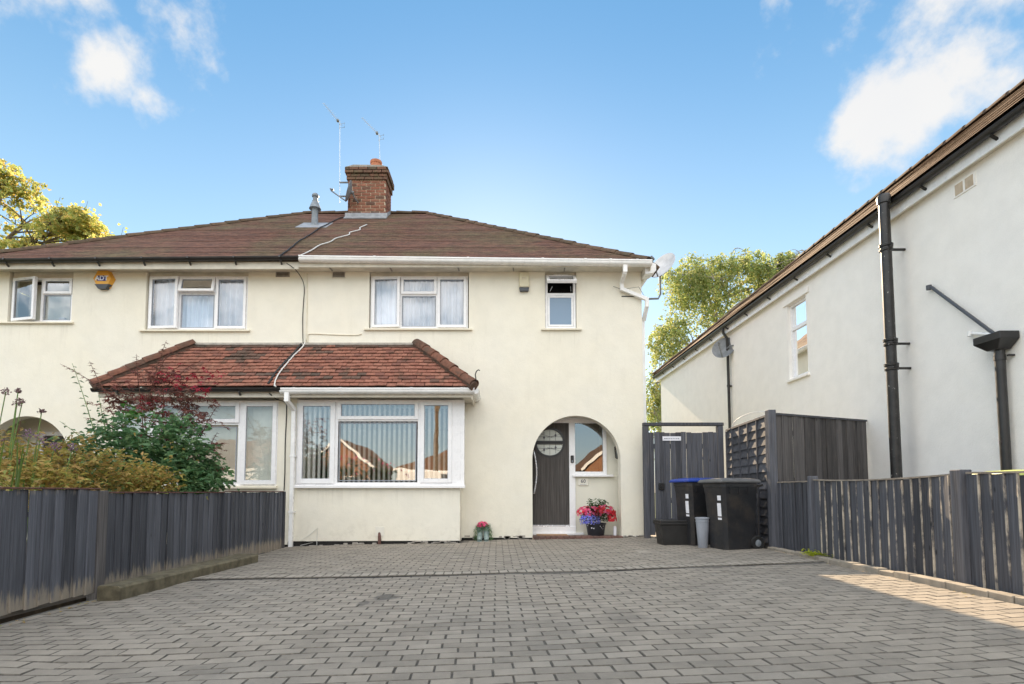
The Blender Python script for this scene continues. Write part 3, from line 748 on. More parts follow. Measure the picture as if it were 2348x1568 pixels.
def fixed(parent, xa, xb, za, zb, yf, glass):
    g = MB(); g.quad((xa,yf+.02,za),(xb,yf+.02,za),(xb,yf+.02,zb),(xa,yf+.02,zb)); g.build('pane', glass, parent)
    b = MB(); b.frame(xa-.006, xb+.006, za-.006, zb+.006, yf+.004, yf+.016, .016); b.build('glazing_bead', 'grey_plastic', parent)
def curtain(parent, xa, xb, za, zb, y, pitch=.10, amp=.03, mat='curtain', name='curtain', seed=0):
    b = MB(); n = int((xb-xa)/pitch*9); rg = random.Random(seed); ph = 0
    for i in range(n+1):
        x = xa+(xb-xa)*i/n; ph += rg.uniform(.3, 1.0); a = amp*math.sin(ph)
        b.v += [(x, y+a*.7, zb), (x+.004*math.sin(ph*.5), y+a*1.3, za)]
    for i in range(n): b.f.append((2*i, 2*i+2, 2*i+3, 2*i+1))
    return b.build(name, mat, parent, smooth=True)
def vertical_blind(parent, xa, xb, za, zb, y, pitch, turn, mat, seed=0, half=.044):
    rg = random.Random(seed); n = int((xb-xa)/pitch); b = MB(); b.box(-half, half, -.0006, .0006, za, zb); me = b.mesh('blind_slat', mat)
    for i in range(n):
        o = link('blind_slat', me, parent, (xa+pitch*(i+.5), y, 0)); o.rotation_euler = (0, 0, R(turn+rg.uniform(-7, 7)))
def sill(parent, xa, xb, z, y0, y1, mat='sill_cream', h=.035):
    b = MB(); b.prism([(y0,z-h),(y0,z-.008),(y0+.01,z-.002),(y1,z+.012),(y1,z-h)], 'x', xa, xb); return b.build('sill', mat, parent)
def roof_slope(mb, e0, e1, t0, t1, n, step=.005):
    """stepped tile courses between an eaves edge e0-e1 and a top edge t0-t1; UV in metres"""
    e0, e1, t0, t1 = map(Vector, (e0, e1, t0, t1)); nv = (e1-e0).cross(t0-e0); nv = nv.normalized() if nv.length > 0 else Vector((0,0,1))
    if nv.z < 0: nv = -nv
    ax = (e1-e0).normalized(); up = (t0-e0) - ax*(t0-e0).dot(ax); L_ = up.length
    if mb.uv is None: mb.uv = []
    rg = random.Random(n)
    for i in range(n):
        a, b = i/n, (i+1)/n; l0, r0 = e0.lerp(t0, a), e1.lerp(t1, a); l1, r1 = e0.lerp(t0, b), e1.lerp(t1, b)
        m = max(1, int((r0-l0).length/1.2)); base = len(mb.v)
        for k in range(m+1):
            t = k/m; wob = .006*rg.uniform(-1,1); p = l0.lerp(r0, t); q = l1.lerp(r1, t)
            for (pt, h) in ((p, 0), (p, step+wob), (q, .003)):
                w = pt+nv*h; mb.v.append(tuple(w)); mb.uv.append(((pt-e0).dot(ax), (pt-e0).dot(up)/L_ + (.0 if h else .001)))
        for k in range(m):
            c = base+3*k; d = c+3; mb.f += [(c, d, d+1, c+1), (c+1, d+1, d+2, c+2)]
def cap_tiles(parent, p, q, r, length, mat, name):
    """half-round tiles lapped along a hip or ridge"""
    p, q = Vector(p), Vector(q); n = max(1, round((q-p).length/length)); d = (q-p).normalized(); L_ = (q-p).length/n
    side = d.cross(Vector((0,0,1))).normalized(); up = side.cross(d); b = MB(); k = 9
    for t, rr in ((0, r*1.06), (L_+.03, r*.97)):
        for i in range(k):
            a = math.pi*i/(k-1); b.v.append((t, rr*math.cos(a), rr*math.sin(a)*.95 + (.012 if t == 0 else 0)))
        for i in range(k):
            a = math.pi*i/(k-1); b.v.append((t, (rr-.014)*math.cos(a), (rr-.014)*math.sin(a)*.95 + (.012 if t == 0 else 0)))
    for i in range(k-1): b.f += [(i, i+1, 2*k+i+1, 2*k+i), (k+i, 3*k+i, 3*k+i+1, k+i+1), (i, k+i, k+i+1, i+1), (2*k+i, 2*k+i+1, 3*k+i+1, 3*k+i)]
    me = b.mesh(name, mat, smooth=50); rg = random.Random(round(L_*1000))
    Mx = Matrix((d, side, up)).transposed().to_4x4()
    for i in range(n):
        o = link(name, me, parent); o.matrix_local = Matrix.Translation(p+d*(L_*i)+up*rg.uniform(-.006,.006)) @ Mx @ Matrix.Rotation(rg.gauss(0,.02), 4, 'X')
def gutter_run(name, parent, prof, a, b, mat, smooth=True):
    """prof in (out, up) swept from point a to point b; out is horizontal, to the left of travel"""
    a, b = Vector(a), Vector(b); d = (b-a); d.z = 0; d.normalize(); out = Vector((d.y, -d.x, 0)); m = MB(); k = len(prof)
    for e in (a, b):
        for o_, u in prof: m.v.append(tuple(e+out*o_+Vector((0,0,u))))
    m.f += [tuple(range(k-1,-1,-1)), tuple(k+i for i in range(k))] + [(i, (i+1) % k, k+(i+1) % k, k+i) for i in range(k)]
    return m.build(name, mat, parent, smooth=35 if smooth else False)
OGEE = [(0,0),(.112,0),(.115,-.004),(.115,-.024),(.104,-.030),(.104,-.062),(.092,-.082),(.065,-.096),(.02,-.10),(0,-.10)]
HALF = [(0,0)] + [(.06+.062*math.cos(a), .062*math.sin(a)) for a in [0]+[-math.pi*i/12 for i in range(1,13)]]
ROOF_Z, EAVE_Y, RIDGE_Y, RIDGE_Z, PITCH = 5.27, 9.85, 14.9, 8.88, .715
PARTY = -3.76
def build_roof(house, sgn):
    """sgn +1 for the right-hand half, -1 for the left-hand half"""
    ex = PARTY + sgn*6.66; rx = PARTY + sgn*1.76; b = MB()
    pt = lambda x, y, z: (x, y, z)
    roof_slope(b, (PARTY,EAVE_Y,ROOF_Z), (ex,EAVE_Y,ROOF_Z), (PARTY,RIDGE_Y,RIDGE_Z), (rx,RIDGE_Y,RIDGE_Z), 62)
    roof_slope(b, (ex,EAVE_Y,ROOF_Z), (ex,19.95,ROOF_Z), (rx,RIDGE_Y,RIDGE_Z), (rx,RIDGE_Y+.001,RIDGE_Z), 40)
    roof_slope(b, (ex,19.95,ROOF_Z), (PARTY,19.95,ROOF_Z), (rx,RIDGE_Y,RIDGE_Z), (PARTY,RIDGE_Y,RIDGE_Z), 20)
    r = b.build('roof', 'roof_main', house)
    cap_tiles(r, (PARTY,RIDGE_Y,RIDGE_Z-.03), (rx,RIDGE_Y,RIDGE_Z-.03), .10, .42, 'tile_ridge', 'ridge_tile')
    cap_tiles(r, (ex-sgn*.05,EAVE_Y+.05,ROOF_Z+.0), (rx,RIDGE_Y,RIDGE_Z-.03), .085, .40, 'tile_ridge', 'hip_tile')
    return r
# bay roof geometry
BE, BT = Vector((0, 9.33, 2.765)), Vector((0, 10.19, 3.744)); BS = (BT-BE); BLEN = BS.length; BS.normalize(); BN = Vector((0, -BS.z, BS.y))
bxl = lambda t: -7.05 + (7.05-5.827)*t
bxr = lambda t: -.44 - (1.558-.44)*t
def build_bay_roof(house, sgn):
    b = MB(); x_e, x_t = (bxr(0), bxr(1)) if sgn > 0 else (bxl(0), bxl(1))
    b.quad((PARTY,BE.y,BE.z),(x_e,BE.y,BE.z),(x_t,BT.y,BT.z),(PARTY,BT.y,BT.z))
    roof = b.build('bay_roof', 'dark_gap', house)
    tb = MB(); tb.cbox(-.080, .080, -.002, .128, .0, .016, .002); me_r = tb.mesh('tile', 'tile_red'); me_d = tb.mesh('tile', 'tile_dark')
    rg = random.Random(40+sgn); tilt = math.atan(.026/.12); nc = 13
    Mx = Matrix((Vector((1,0,0)), BS, BN)).transposed().to_4x4()
    for c in range(nc):
        dist = c*BLEN/nc; t = (dist+.05)/BLEN; x = PARTY + (.0825*sgn if c % 2 == 0 else (0 if sgn > 0 else -.1655))
        while (x < bxr(t)+.03) if sgn > 0 else (x > bxl(t)-.03):
            dk = ((x+4.72)/.34)**2 + ((dist-.86)/.17)**2 < 1 or rg.random() < .025 or (c == nc-1 and rg.random() < .85) or (((x+3.2)/.7)**2 + ((dist-.22)/.1)**2 < 1 and rg.random() < .35)
            dk = dk or (((x+4.5)/.5)**2+((dist-.3)/.1)**2 < 1 and rg.random() < .5)
            o = link('tile', me_d if dk else me_r, roof); p = Vector((x+rg.gauss(0,.002), BE.y, BE.z)) + BS*(dist-.02+rg.gauss(0,.0035)) + BN*(.030+rg.uniform(-.003,.007))
            o.matrix_local = Matrix.Translation(p) @ Mx @ Matrix.Rotation(rg.gauss(0,.018), 4, 'Z') @ Matrix.Rotation(-tilt+rg.gauss(0,.012), 4, 'X') @ Matrix.Rotation(rg.gauss(0,.012), 4, 'Y')
            x += sgn*.1655
    s = MB(); roof_slope(s, (x_e,9.33,2.765), (x_e,10.19,2.765), (x_t,10.19,3.744), (x_t,10.191,3.744), 13); s.build('bay_hip_slope', 'roof_main', house)
    cap_tiles(roof, (x_e+sgn*.02,9.30,2.775), (x_t+sgn*.01,10.16,3.75), .115, .30, 'tile_hip', 'hip_tile')
    hb2 = MB(); hb2.tube([(x_e+sgn*.035,9.275,2.762), (x_t,10.17,3.745)], .088, 12); hb2.build('hip_bedding', 'tile_dark', roof)
    f = MB(); f.prism([(10.19,3.70),(10.12,3.735),(10.12,3.752),(10.198,3.80),(10.198,3.70)], 'x', min(PARTY+.002*sgn,x_t), max(PARTY+.002*sgn,x_t)); f.build('flashing', 'concrete', house)
    if sgn > 0:
        h = MB(); pts = [(x_e+.05,9.27,2.80),(x_e+.07,9.24,2.86),(x_e+.055,9.235,2.96),(x_e+.075,9.23,3.02),(x_e+.11,9.23,3.045),(x_e+.135,9.23,3.03)]
        h.tube(pts, .010, 7); h.build('hip_iron', 'black_iron', house)

# ------------------------------------------------------------------ right-hand house
house = thing('semi_detached_house', 'cream rendered semi with white gutters, arched porch and brick chimney', 'house')
FY = 10.2
w = MB()
UP_R = (-2.49, -.555, 4.06, 5.215); SM_R = (.925, 1.535, 4.07, 5.215)
BAYHOLE = (-3.5, -.85, .9, 2.62); ARCH = (1.504, .839, 1.54, .06)
wall_front(w, PARTY, 2.8, .115, 5.215, FY, .22, [UP_R, SM_R, BAYHOLE], ARCH)
w.quad((2.8,FY,.115),(2.8,19.6,.115),(2.8,19.6,5.215),(2.8,FY,5.215)); w.quad((2.8,19.6,-.1),(PARTY,19.6,-.1),(PARTY,19.6,5.215),(2.8,19.6,5.215))
w.build('wall', 'render_cream', house)
b = MB(); b.box(PARTY, .655, FY+.012, FY+.2, -.15, .118); b.box(2.36, 2.79, FY+.012, FY+.2, -.1, .118); b.box(2.60,2.788,FY+.2,19.5,-.1,.118); b.build('damp_course', 'tar_band', house)
b = MB(); rg = random.Random(4)
for i in range(26):
    x = rg.choice([rg.uniform(-.6,.6), rg.uniform(2.4,2.78)]); s_ = rg.uniform(.012,.035); b.cbox(x-s_*1.6, x+s_*1.6, FY-.004, FY+.02, rg.uniform(.03,.08), rg.uniform(.085,.11), .004)
tag(b.build('broken_render', 'concrete', house), kind='stuff')
b = MB(); b.box(PARTY+.02, 2.55, 10.6, 19.5, 2.50, 2.58); b.build('upper_floor', 'interior', house)
b = MB(); b.box(PARTY+.02, .5, 13.6, 13.7, 0, 2.5); b.build('room_wall', 'interior', house)
b = MB(); b.box(PARTY-.1, PARTY+.0, 10.44, 19.5, 0, 5.2); b.build('party_wall', 'interior', house)
build_roof(house, 1)
# eaves: soffit, fascia, gutter
b = MB(); b.box(PARTY, 2.88, 9.925, 10.197, 5.195, 5.212); b.box(2.803, 2.88, 10.2, 19.6, 5.195, 5.212); b.build('soffit', 'paint_cream', house)
b = MB(); b.box(PARTY, 2.88, 9.90, 9.922, 5.165, 5.29); b.box(2.882, 2.905, 9.90, 19.6, 5.12, 5.30); b.build('fascia', 'paint_cream', house)
b = MB(); b.prism([(2.81,5.06),(2.96,5.08),(3.02,5.13),(3.02,5.25),(2.93,5.29),(2.81,5.27)], 'y', 9.96, 10.24); b.build('box_end', 'upvc_gutter', house)
b = MB(); b.prism([(2.86,5.27),(3.0,5.22),(3.08,5.17),(3.10,5.20),(3.02,5.27),(2.88,5.33)], 'y', 9.98, 10.4); b.build('eaves_tile_edge', 'tile_ridge', house)
gutter_run('gutter', house, OGEE, (PARTY+.03,9.895,5.345), (2.90,9.895,5.265), 'upvc_gutter')
gutter_run('gutter', house, OGEE, (2.908,10.42,5.25), (2.908,19.6,5.25), 'upvc_gutter')
for x in (-3.70,-2.3,-.55,.85,1.65,2.12,2.62):
    z = 5.345-.08*(x-PARTY)/6.8; p = [(o_+.004 if o_ > .05 else o_, u-.003 if u < -.05 else u+.003) for o_, u in OGEE]
    gutter_run('gutter_clip', house, p, (x-.022,9.893,z+.001), (x+.022,9.893,z+.001), 'upvc_gutter')
for x in (-3.2,-2.05,-.75,.3,1.28,2.4):
    b = MB(); b.bar((x,9.95,5.192),(x+.012,10.12,5.182), .025, .016); b.build('soffit_bracket', 'concrete', house)
# downpipe at the right-hand corner, swan-necked round the corner
b = MB(); S_ = .062
b.box(2.36, 2.44, 9.815, 9.89, 5.04, 5.19)
b.bar((2.40,9.852,5.05),(2.40,10.13,4.955), .068, .068); b.box(2.366,2.434,10.10,10.166,4.80,4.985)
b.bar((2.40,10.132,4.83),(2.88,10.132,4.63), .066, .066, up=(0,1,0)); b.box(2.848,2.914,10.10,10.166,4.47,4.66)
b.bar((2.88,10.132,4.50),(2.86,10.30,4.26), .066, .066); b.box(2.81,2.876,10.28,10.346,.1,4.30)
bevel(b.build('downpipe', 'upvc_gutter', house), .006)
b = MB(); b.box(2.41,2.79,10.196,10.199,4.70,4.72); b.tube([(2.25,10.18,4.9),(2.40,10.12,4.82),(2.72,10.1,4.86),(2.88,10.14,4.62)], .004, 5); b.build('aerial_wire', 'cable_black', house)

# bedroom window
def bedroom_window(h, x0, x1, z0, z1, m1, m2, zt, yf, opens, seed):
    b = MB(); b.frame(x0, x1, z0, z1, yf, yf+.065, .045); b.box(m1-.022, m1+.022, yf, yf+.065, z0+.045, z1-.045); b.box(m2-.022, m2+.022, yf, yf+.065, z0+.045, z1-.045)
    b.box(m1+.022, m2-.022, yf, yf+.065, zt-.022, zt+.022)
    win = b.build('window', 'upvc', h)
    sash(win, x0+.03, m1-.008, z0+.025, z1-.025, yf-.012, 'glass', hinge='left', ang=opens[0], vent=True)
    sash(win, m2+.008, x1-.03, z0+.025, z1-.025, yf-.012, 'glass', vent=True)
    sash(win, m1+.006, m2-.006, zt+.006, z1-.025, yf-.012, 'glass', hinge='top', ang=opens[1], vent=opens[1] > 0)
    fixed(win, m1+.035, m2-.035, z0+.05, zt-.035, yf, 'glass')
    curtain(win, x0+.03, x1-.03, z0+.02, z1-.02, yf+.14, seed=seed)
    b = MB(); b.box(x0-.01, x1+.01, yf+.01, yf+.2, z1, 5.214); b.build('head_infill', 'paint_cream', win)
    sill(win, x0-.10, x1+.09, z0-.012, FY-.05, yf+.03)
    return win
bedroom_window(house, -2.47, -.575, 4.085, 5.135, -1.885, -1.175, 4.765, 10.255, (4, 0), 1)
# bathroom window, top light pushed open
b = MB(); x0, x1, z0, z1, yf = .935, 1.525, 4.085, 5.15, 10.25
b.frame(x0, x1, z0, z1, yf, yf+.065, .045); b.box(x0+.045, x1-.045, yf, yf+.065, 4.745, 4.795); win = b.build('window', 'upvc', house)
b = MB(); b.frame(x0+.05, x1-.05, z0+.05, 4.74, yf-.004, yf+.05, .035); bevel(b.build('casement', 'upvc', win), .004)
g = MB(); g.box(x0+.085, x1-.085, yf+.012, yf+.02, z0+.085, 4.705); g.build('pane', 'glass_frosted', win)
sash(win, x0+.012, x1-.012, 4.79, z1-.015, yf-.015, 'glass_clear', hinge='top', ang=52, vent=True)
b = MB(); b.tube([(x0+.09,yf,4.83),(x0+.12,yf-.17,4.86)], .006, 6); b.tube([(x1-.09,yf,4.83),(x1-.12,yf-.17,4.86)], .006, 6); b.build('stay', 'aluminium', win)
b = MB(); b.box(x0, x1, yf+.35, yf+.36, 4.0, 5.2); b.build('dark_room', 'dark_gap', win)
b = MB(); b.box(x0-.008, x1+.008, yf+.01, yf+.15, z1, 5.214); b.build('head_infill', 'paint_cream', win)
sill(win, x0-.09, x1+.10, z0-.012, FY-.05, yf+.03)

# bay
BY = 9.7
def bay_body(h, sgn):
    """render below the sill, flank, soffit, fascia"""
    xo = -.675 if sgn > 0 else -6.85; lo, hi = sorted((PARTY+.001*sgn, xo)); zb = .03 if sgn > 0 else .0
    b = MB(); b.quad((lo,BY,zb+.01*sgn),(hi,BY,zb+.02*sgn),(hi,BY,1.0),(lo,BY,1.0)); b.quad((xo,BY,zb),(xo,FY,zb),(xo,FY,1.0),(xo,BY,1.0))
    b.quad((lo,BY,1.0),(hi,BY,1.0),(hi,FY,1.0),(lo,FY,1.0))
    xp = -3.655 if sgn > 0 else -3.99; a_, c_ = sorted((PARTY+.001*sgn, xp)); b.quad((a_,BY,1.0),(c_,BY,1.0),(c_,BY,2.63),(a_,BY,2.63)); b.quad((xp,BY,1.0),(xp,BY+.14,1.0),(xp,BY+.14,2.63),(xp,BY,2.63))
    b.build('bay_wall', 'render_cream', h)
    b = MB(); b.box(lo, hi-.012 if sgn > 0 else hi, BY+.014, BY+.12, -.16, zb+.02)
    if sgn > 0: b.box(hi-.12, hi-.012, BY+.12, FY, -.16, zb+.02)
    b.build('bay_damp_course', 'tar_band', h)
    b = MB(); b.box(lo, hi+(.2 if sgn > 0 else 0), 9.44, BY+.2, 2.625, 2.64); b.box(min(xo,xo+sgn*.2), max(xo,xo+sgn*.2), BY+.2, FY-.002, 2.625, 2.64); b.build('bay_soffit', 'paint_cream', h)
    b = MB(); e = xo+sgn*.215; l2, h2 = sorted((PARTY+.001*sgn, e)); b.box(l2, h2, 9.41, 9.438, 2.595, 2.755)
    if sgn > 0: b.box(e, e+.024, 9.41, FY-.002, 2.56, 2.74)
    b.build('bay_fascia', 'paint_cream', h)
    build_bay_roof(h, sgn)
bay_body(house, 1)
b = MB(); rg = random.Random(9)
for i in range(34):
    x = rg.choice([rg.uniform(-3.5,-.7), rg.uniform(-1.5,-.75)]); s_ = rg.uniform(.015,.05); g = ground_z(x); b.cbox(x-s_*1.8, x+s_*1.8, BY-.012, BY+.02, g-.03, g+rg.uniform(.015,.06), .006)
tag(b.build('broken_render', 'concrete', house), kind='stuff')
# bay window
b = MB(); yf = BY-.005
b.frame(-3.65, -.665, 1.045, 2.60, yf, yf+.075, .055, .055, .05)
for x in (-2.925, -1.415): b.box(x-.032, x+.032, yf, yf+.075, 1.095, 2.545)
b.box(-2.893, -1.447, yf, yf+.075, 2.205, 2.262); b.box(-.84, -.72, yf-.004, yf+.07, 1.095, 2.545)
win = b.build('window', 'upvc', house)
b = MB(); b.box(-.664, -.60, yf, yf+.06, 1.04, 2.60); b.box(-.664, -.625, yf+.06, FY-.002, 1.04, 2.60); b.build('corner_post', 'upvc', win)
sash(win, -3.615, -2.945, 1.075, 2.565, yf-.010, 'glass_clear', w=.085)
sash(win, -1.395, -.825, 1.09, 2.565, yf-.010, 'glass_clear', w=.07)
sash(win, -2.90, -1.44, 2.235, 2.575, yf-.010, 'glass_clear', w=.062)
fixed(win, -2.865, -1.475, 1.125, 2.175, yf, 'glass_clear')
sill(win, -3.66, -.585, 1.045, BY-.075, BY+.05, 'upvc', .05)
vertical_blind(win, -3.60, -.70, 1.06, 2.56, BY+.15, .092, 42, 'blind', 3, .026)
b = MB(); b.box(-3.6, -.7, BY+.11, BY+.19, 2.56, 2.60); b.build('blind_rail', 'upvc', win)
gutter_run('bay_gutter', house, OGEE, (PARTY-.06,9.405,2.745), (-.40,9.405,2.745), 'upvc_gutter')
gutter_run('bay_gutter', house, OGEE, (-.436,9.36,2.744), (-.436,FY-.003,2.744), 'upvc_gutter')
for x in (-3.56,-2.75,-1.5,-.62):
    p = [(o_+.004 if o_ > .05 else o_, u-.003 if u < -.05 else u+.003) for o_, u in OGEE]; gutter_run('gutter_clip', house, p, (x-.02,9.403,2.746), (x+.02,9.403,2.746), 'upvc_gutter')
b = MB(); b.box(-3.735, -3.655, 9.30, 9.385, 2.50, 2.66); b.bar((-3.695,9.345,2.52),(-3.675,9.62,2.40), .07, .07); b.box(-3.71,-3.642,9.587,9.655,-.06,2.42)
bevel(b.build('bay_downpipe', 'upvc_gutter', house), .006)
for z in (.55, 1.55):
    b = MB(); b.box(-3.722,-3.63,9.58,9.699,z,z+.03); b.build('pipe_clip', 'upvc_gutter', house)
b = MB(); b.tube([(-2.105,9.66,-.06),(-2.105,9.655,.05),(-2.11,9.665,.13),(-2.12,9.70,.19)], [.026,.03,.028,.02], 9); b.build('gas_pipe', 'rust_cap', house)
b = MB(); b.cbox(-2.19,-2.03,9.694,9.705,.13,.30,.003); b.build('patched_render', 'plaque', house)
b = MB(); b.tube([(-3.52,9.66,-.03),(-3.30,9.68,.02),(-3.52,9.685,.06),(-3.36,9.69,.16),(-3.22,9.69,.28),(-3.235,9.69,.1),(-3.23,9.68,-.03)], .005, 5); b.build('loose_wire', 'cable_white', house)

# porch: recess, step, door, side light
b = MB(); PY = 10.66
b.quad((1.50,PY,.06),(2.50,PY,.06),(2.50,PY,1.245),(1.50,PY,1.245)); b.quad((2.12,PY,1.245),(2.50,PY,1.245),(2.50,PY,2.45),(2.12,PY,2.45))
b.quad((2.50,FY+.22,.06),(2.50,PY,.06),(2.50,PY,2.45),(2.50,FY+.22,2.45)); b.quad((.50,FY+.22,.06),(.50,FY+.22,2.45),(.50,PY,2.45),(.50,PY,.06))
b.quad((.50,FY+.22,2.42),(2.50,FY+.22,2.42),(2.50,PY+.1,2.42),(.50,PY+.1,2.42))
b.quad((.5,FY+.221,.06),(.667,FY+.221,.06),(.667,FY+.221,2.45),(.5,FY+.221,2.45)); b.quad((2.341,FY+.221,.06),(2.5,FY+.221,.06),(2.5,FY+.221,2.45),(2.341,FY+.221,2.45))
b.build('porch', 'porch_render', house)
b = MB(); b.box(.50, 2.50, 10.26, PY+.2, .0, .082); b.build('porch_floor', 'concrete', house)
sb = MB(); sb.cbox(-.0525, .0525, -.105, .105, 0, .065, .005); sb_me = sb.mesh('brick', 'brick_step'); stp = MB(); stp.box(.665, 2.34, 10.07, 10.27, -.05, .064); step = stp.build('doorstep', 'mortar', house)
for i in range(15): link('brick', sb_me, step, (.723+.1118*i, 10.158+.002*math.sin(i*2.3), .034+.001*math.sin(i*5)))
fr = MB(); dy = PY-.03
fr.box(.56, .625, dy, dy+.09, .09, 2.385); fr.box(1.425, 1.545, dy, dy+.09, .165, 2.385); fr.box(.56, 2.17, dy-.003, dy+.09, 2.295, 2.40); fr.box(.56, 1.545, dy-.02, dy+.09, .105, .245)
fr.box(.54, 1.70, dy-.05, dy+.09, .085, .125)
fr.box(2.10, 2.17, dy, dy+.09, 1.26, 2.295); fr.box(1.545, 2.10, dy, dy+.09, 1.26, 1.325)
door = fr.build('door_frame', 'upvc', house); bevel(door, .004)
g = MB(); g.quad((1.545,dy+.045,1.325),(2.10,dy+.045,1.325),(2.10,dy+.045,2.295),(1.545,dy+.045,2.295)); g.build('pane', 'glass_clear', door)
g = MB(); g.box(1.52, 2.14, dy+.6, dy+.61, 1.2, 2.38); g.build('dark_hall', 'dark_gap', door)
b = MB(); b.prism([(dy-.055,1.225),(dy-.055,1.252),(dy+.02,1.268),(dy+.02,1.225)], 'x', 1.49, 2.29); b.build('sill', 'upvc', door)
# door leaf: boards with grooves round a circular light in two halves
DL, DR, DB, DT = .625, 1.425, .265, 2.295; lc, lz, lr = 1.045, 1.905, .262
leaf = MB(); lf = dy+.015; n = 48
ring = [(lc+lr*math.cos(2*math.pi*i/n), lz+lr*math.sin(2*math.pi*i/n)) for i in range(n)]
xs = [DL, DL+.16, DL+.32, DL+.48, DL+.64, DR]
def sqr(i):
    a = 2*math.pi*i/n; c, s_ = math.cos(a), math.sin(a); k = 1/max(abs(c), abs(s_)); return (lc+.33*c*k, lz+.33*s_*k)
for i in range(n):
    j = (i+1) % n; p, q = ring[i], ring[j]; P2, Q2 = sqr(i), sqr(j)
    leaf.quad((p[0],lf,p[1]),(q[0],lf,q[1]),(Q2[0],lf,Q2[1]),(P2[0],lf,P2[1])); leaf.quad((p[0],lf,p[1]),(p[0],lf+.05,p[1]),(q[0],lf+.05,q[1]),(q[0],lf,q[1]))
leaf.quad((DL,lf,lz+.33),(DR,lf,lz+.33),(DR,lf,DT),(DL,lf,DT)); leaf.quad((DL,lf,lz-.33),(lc-.33,lf,lz-.33),(lc-.33,lf,lz+.33),(DL,lf,lz+.33)); leaf.quad((lc+.33,lf,lz-.33),(DR,lf,lz-.33),(DR,lf,lz+.33),(lc+.33,lf,lz+.33))
gx = [DL+.09, .86, 1.045, 1.23, DR-.06]; prev = DL
for x in gx:
    leaf.quad((prev,lf,DB),(x-.005,lf,DB),(x-.005,lf,lz-.33),(prev,lf,lz-.33)); leaf.quad((x-.005,lf,DB),(x,lf+.006,DB),(x,lf+.006,lz-.33),(x-.005,lf,lz-.33)); leaf.quad((x,lf+.006,DB),(x+.005,lf,DB),(x+.005,lf,lz-.33),(x,lf+.006,lz-.33)); prev = x+.005
leaf.quad((prev,lf,DB),(DR,lf,DB),(DR,lf,lz-.33),(prev,lf,lz-.33))
dl = leaf.build('door', 'door_wood', house)
for s_ in (1, -1):
    m = MB(); k = 26; off = .035
    outer = [(lc+(lr+.035)*math.cos(math.pi*i/k), off*.45+(lr+.035-.01)*math.sin(math.pi*i/k)) for i in range(k+1)]; inner = [(lc+(lr-.005)*math.cos(math.pi*i/k)*.995, off+(lr-.04)*math.sin(math.pi*i/k)) for i in range(k+1)]
    for i in range(k):
        a, b_, c, d = outer[i], outer[i+1], inner[i+1], inner[i]; m.quad(*[(p[0], lf-.012, lz+s_*p[1]) for p in (a, b_, c, d)]); m.quad((a[0],lf-.012,lz+s_*a[1]),(a[0],lf+.002,lz+s_*a[1]),(b_[0],lf+.002,lz+s_*b_[1]),(b_[0],lf-.012,lz+s_*b_[1]))
        m.quad((d[0],lf-.012,lz+s_*d[1]),(c[0],lf-.012,lz+s_*c[1]),(c[0],lf+.02,lz+s_*c[1]),(d[0],lf+.02,lz+s_*d[1]))
    m.quad(*[(x, lf-.012, lz+s_*z) for x, z in ((outer[0][0],.004),(outer[-1][0],.004),(inner[-1][0],off),(inner[0][0],off))])
    m.build('light_frame', 'black_plastic', dl)
    g = MB(); g.quad(*[(p[0], lf+.016, lz+s_*p[1]) for p in inner]); g.build('pane', 'glass_leaded', dl)
    l = MB()
    for dx in (-.115, 0, .115): h_ = math.sqrt((lr-.04)**2-dx*dx)*.95; l.bar((lc+dx,lf+.012,lz+s_*off),(lc+dx,lf+.012,lz+s_*(off+h_)), .006, .006)
    l.bar((lc-lr+.03,lf+.011,lz+s_*.115),(lc+lr-.03,lf+.011,lz+s_*.115), .006, .006)
    l.bar((lc-.19,lf+.010,lz+s_*.18),(lc+.05,lf+.010,lz+s_*.10), .005, .005); l.bar((lc-.05,lf+.010,lz+s_*.10),(lc+.19,lf+.010,lz+s_*.16), .005, .005)
    for dx, zz in ((-.115*s_,.10),(.115*s_,.145)): l.prism([(lc+dx-.022,lz+s_*zz),(lc+dx,lz+s_*zz+.04),(lc+dx+.022,lz+s_*zz),(lc+dx,lz+s_*zz-.04)], 'y', lf+.006, lf+.0105)
    l.build('leading', 'lead_line', dl)
b = MB(); pts = [(.72+.055*math.sin(math.pi*i/12), lf-.06, 1.735-.85*i/12) for i in range(13)]; b.tube(pts, .017, 10)
for i in (1, 11): b.tube([pts[i], (pts[i][0], lf+.004, pts[i][2])], .009, 8)
b.build('pull_handle', 'silver_bar', dl, smooth=True)
b = MB(); b.lathe([(0,-.012),(.016,-.012),(.018,0),(.018,.008)], (.675, lf, 1.16), 12, 'y'); b.cbox(.66,.69,lf-.008,lf+.002,1.11,1.21,.003); b.build('lock', 'chrome', dl)
b = MB(); b.cbox(.60, 1.43, lf-.035, lf+.02, .235, .275, .008); b.build('threshold', 'silver_bar', dl)
bell = thing('doorbell', 'black video doorbell on the white door post', 'doorbell')
b = MB(); b.cbox(1.452, 1.515, dy-.028, dy-.001, 1.50, 1.645, .008); b.build('bell_body', 'black_plastic', bell)
b = MB(); b.lathe([(0,-.004),(.014,-.004),(.016,.0)], (1.483, dy-.029, 1.53), 14, 'y'); b.build('button', 'zinc', bell)

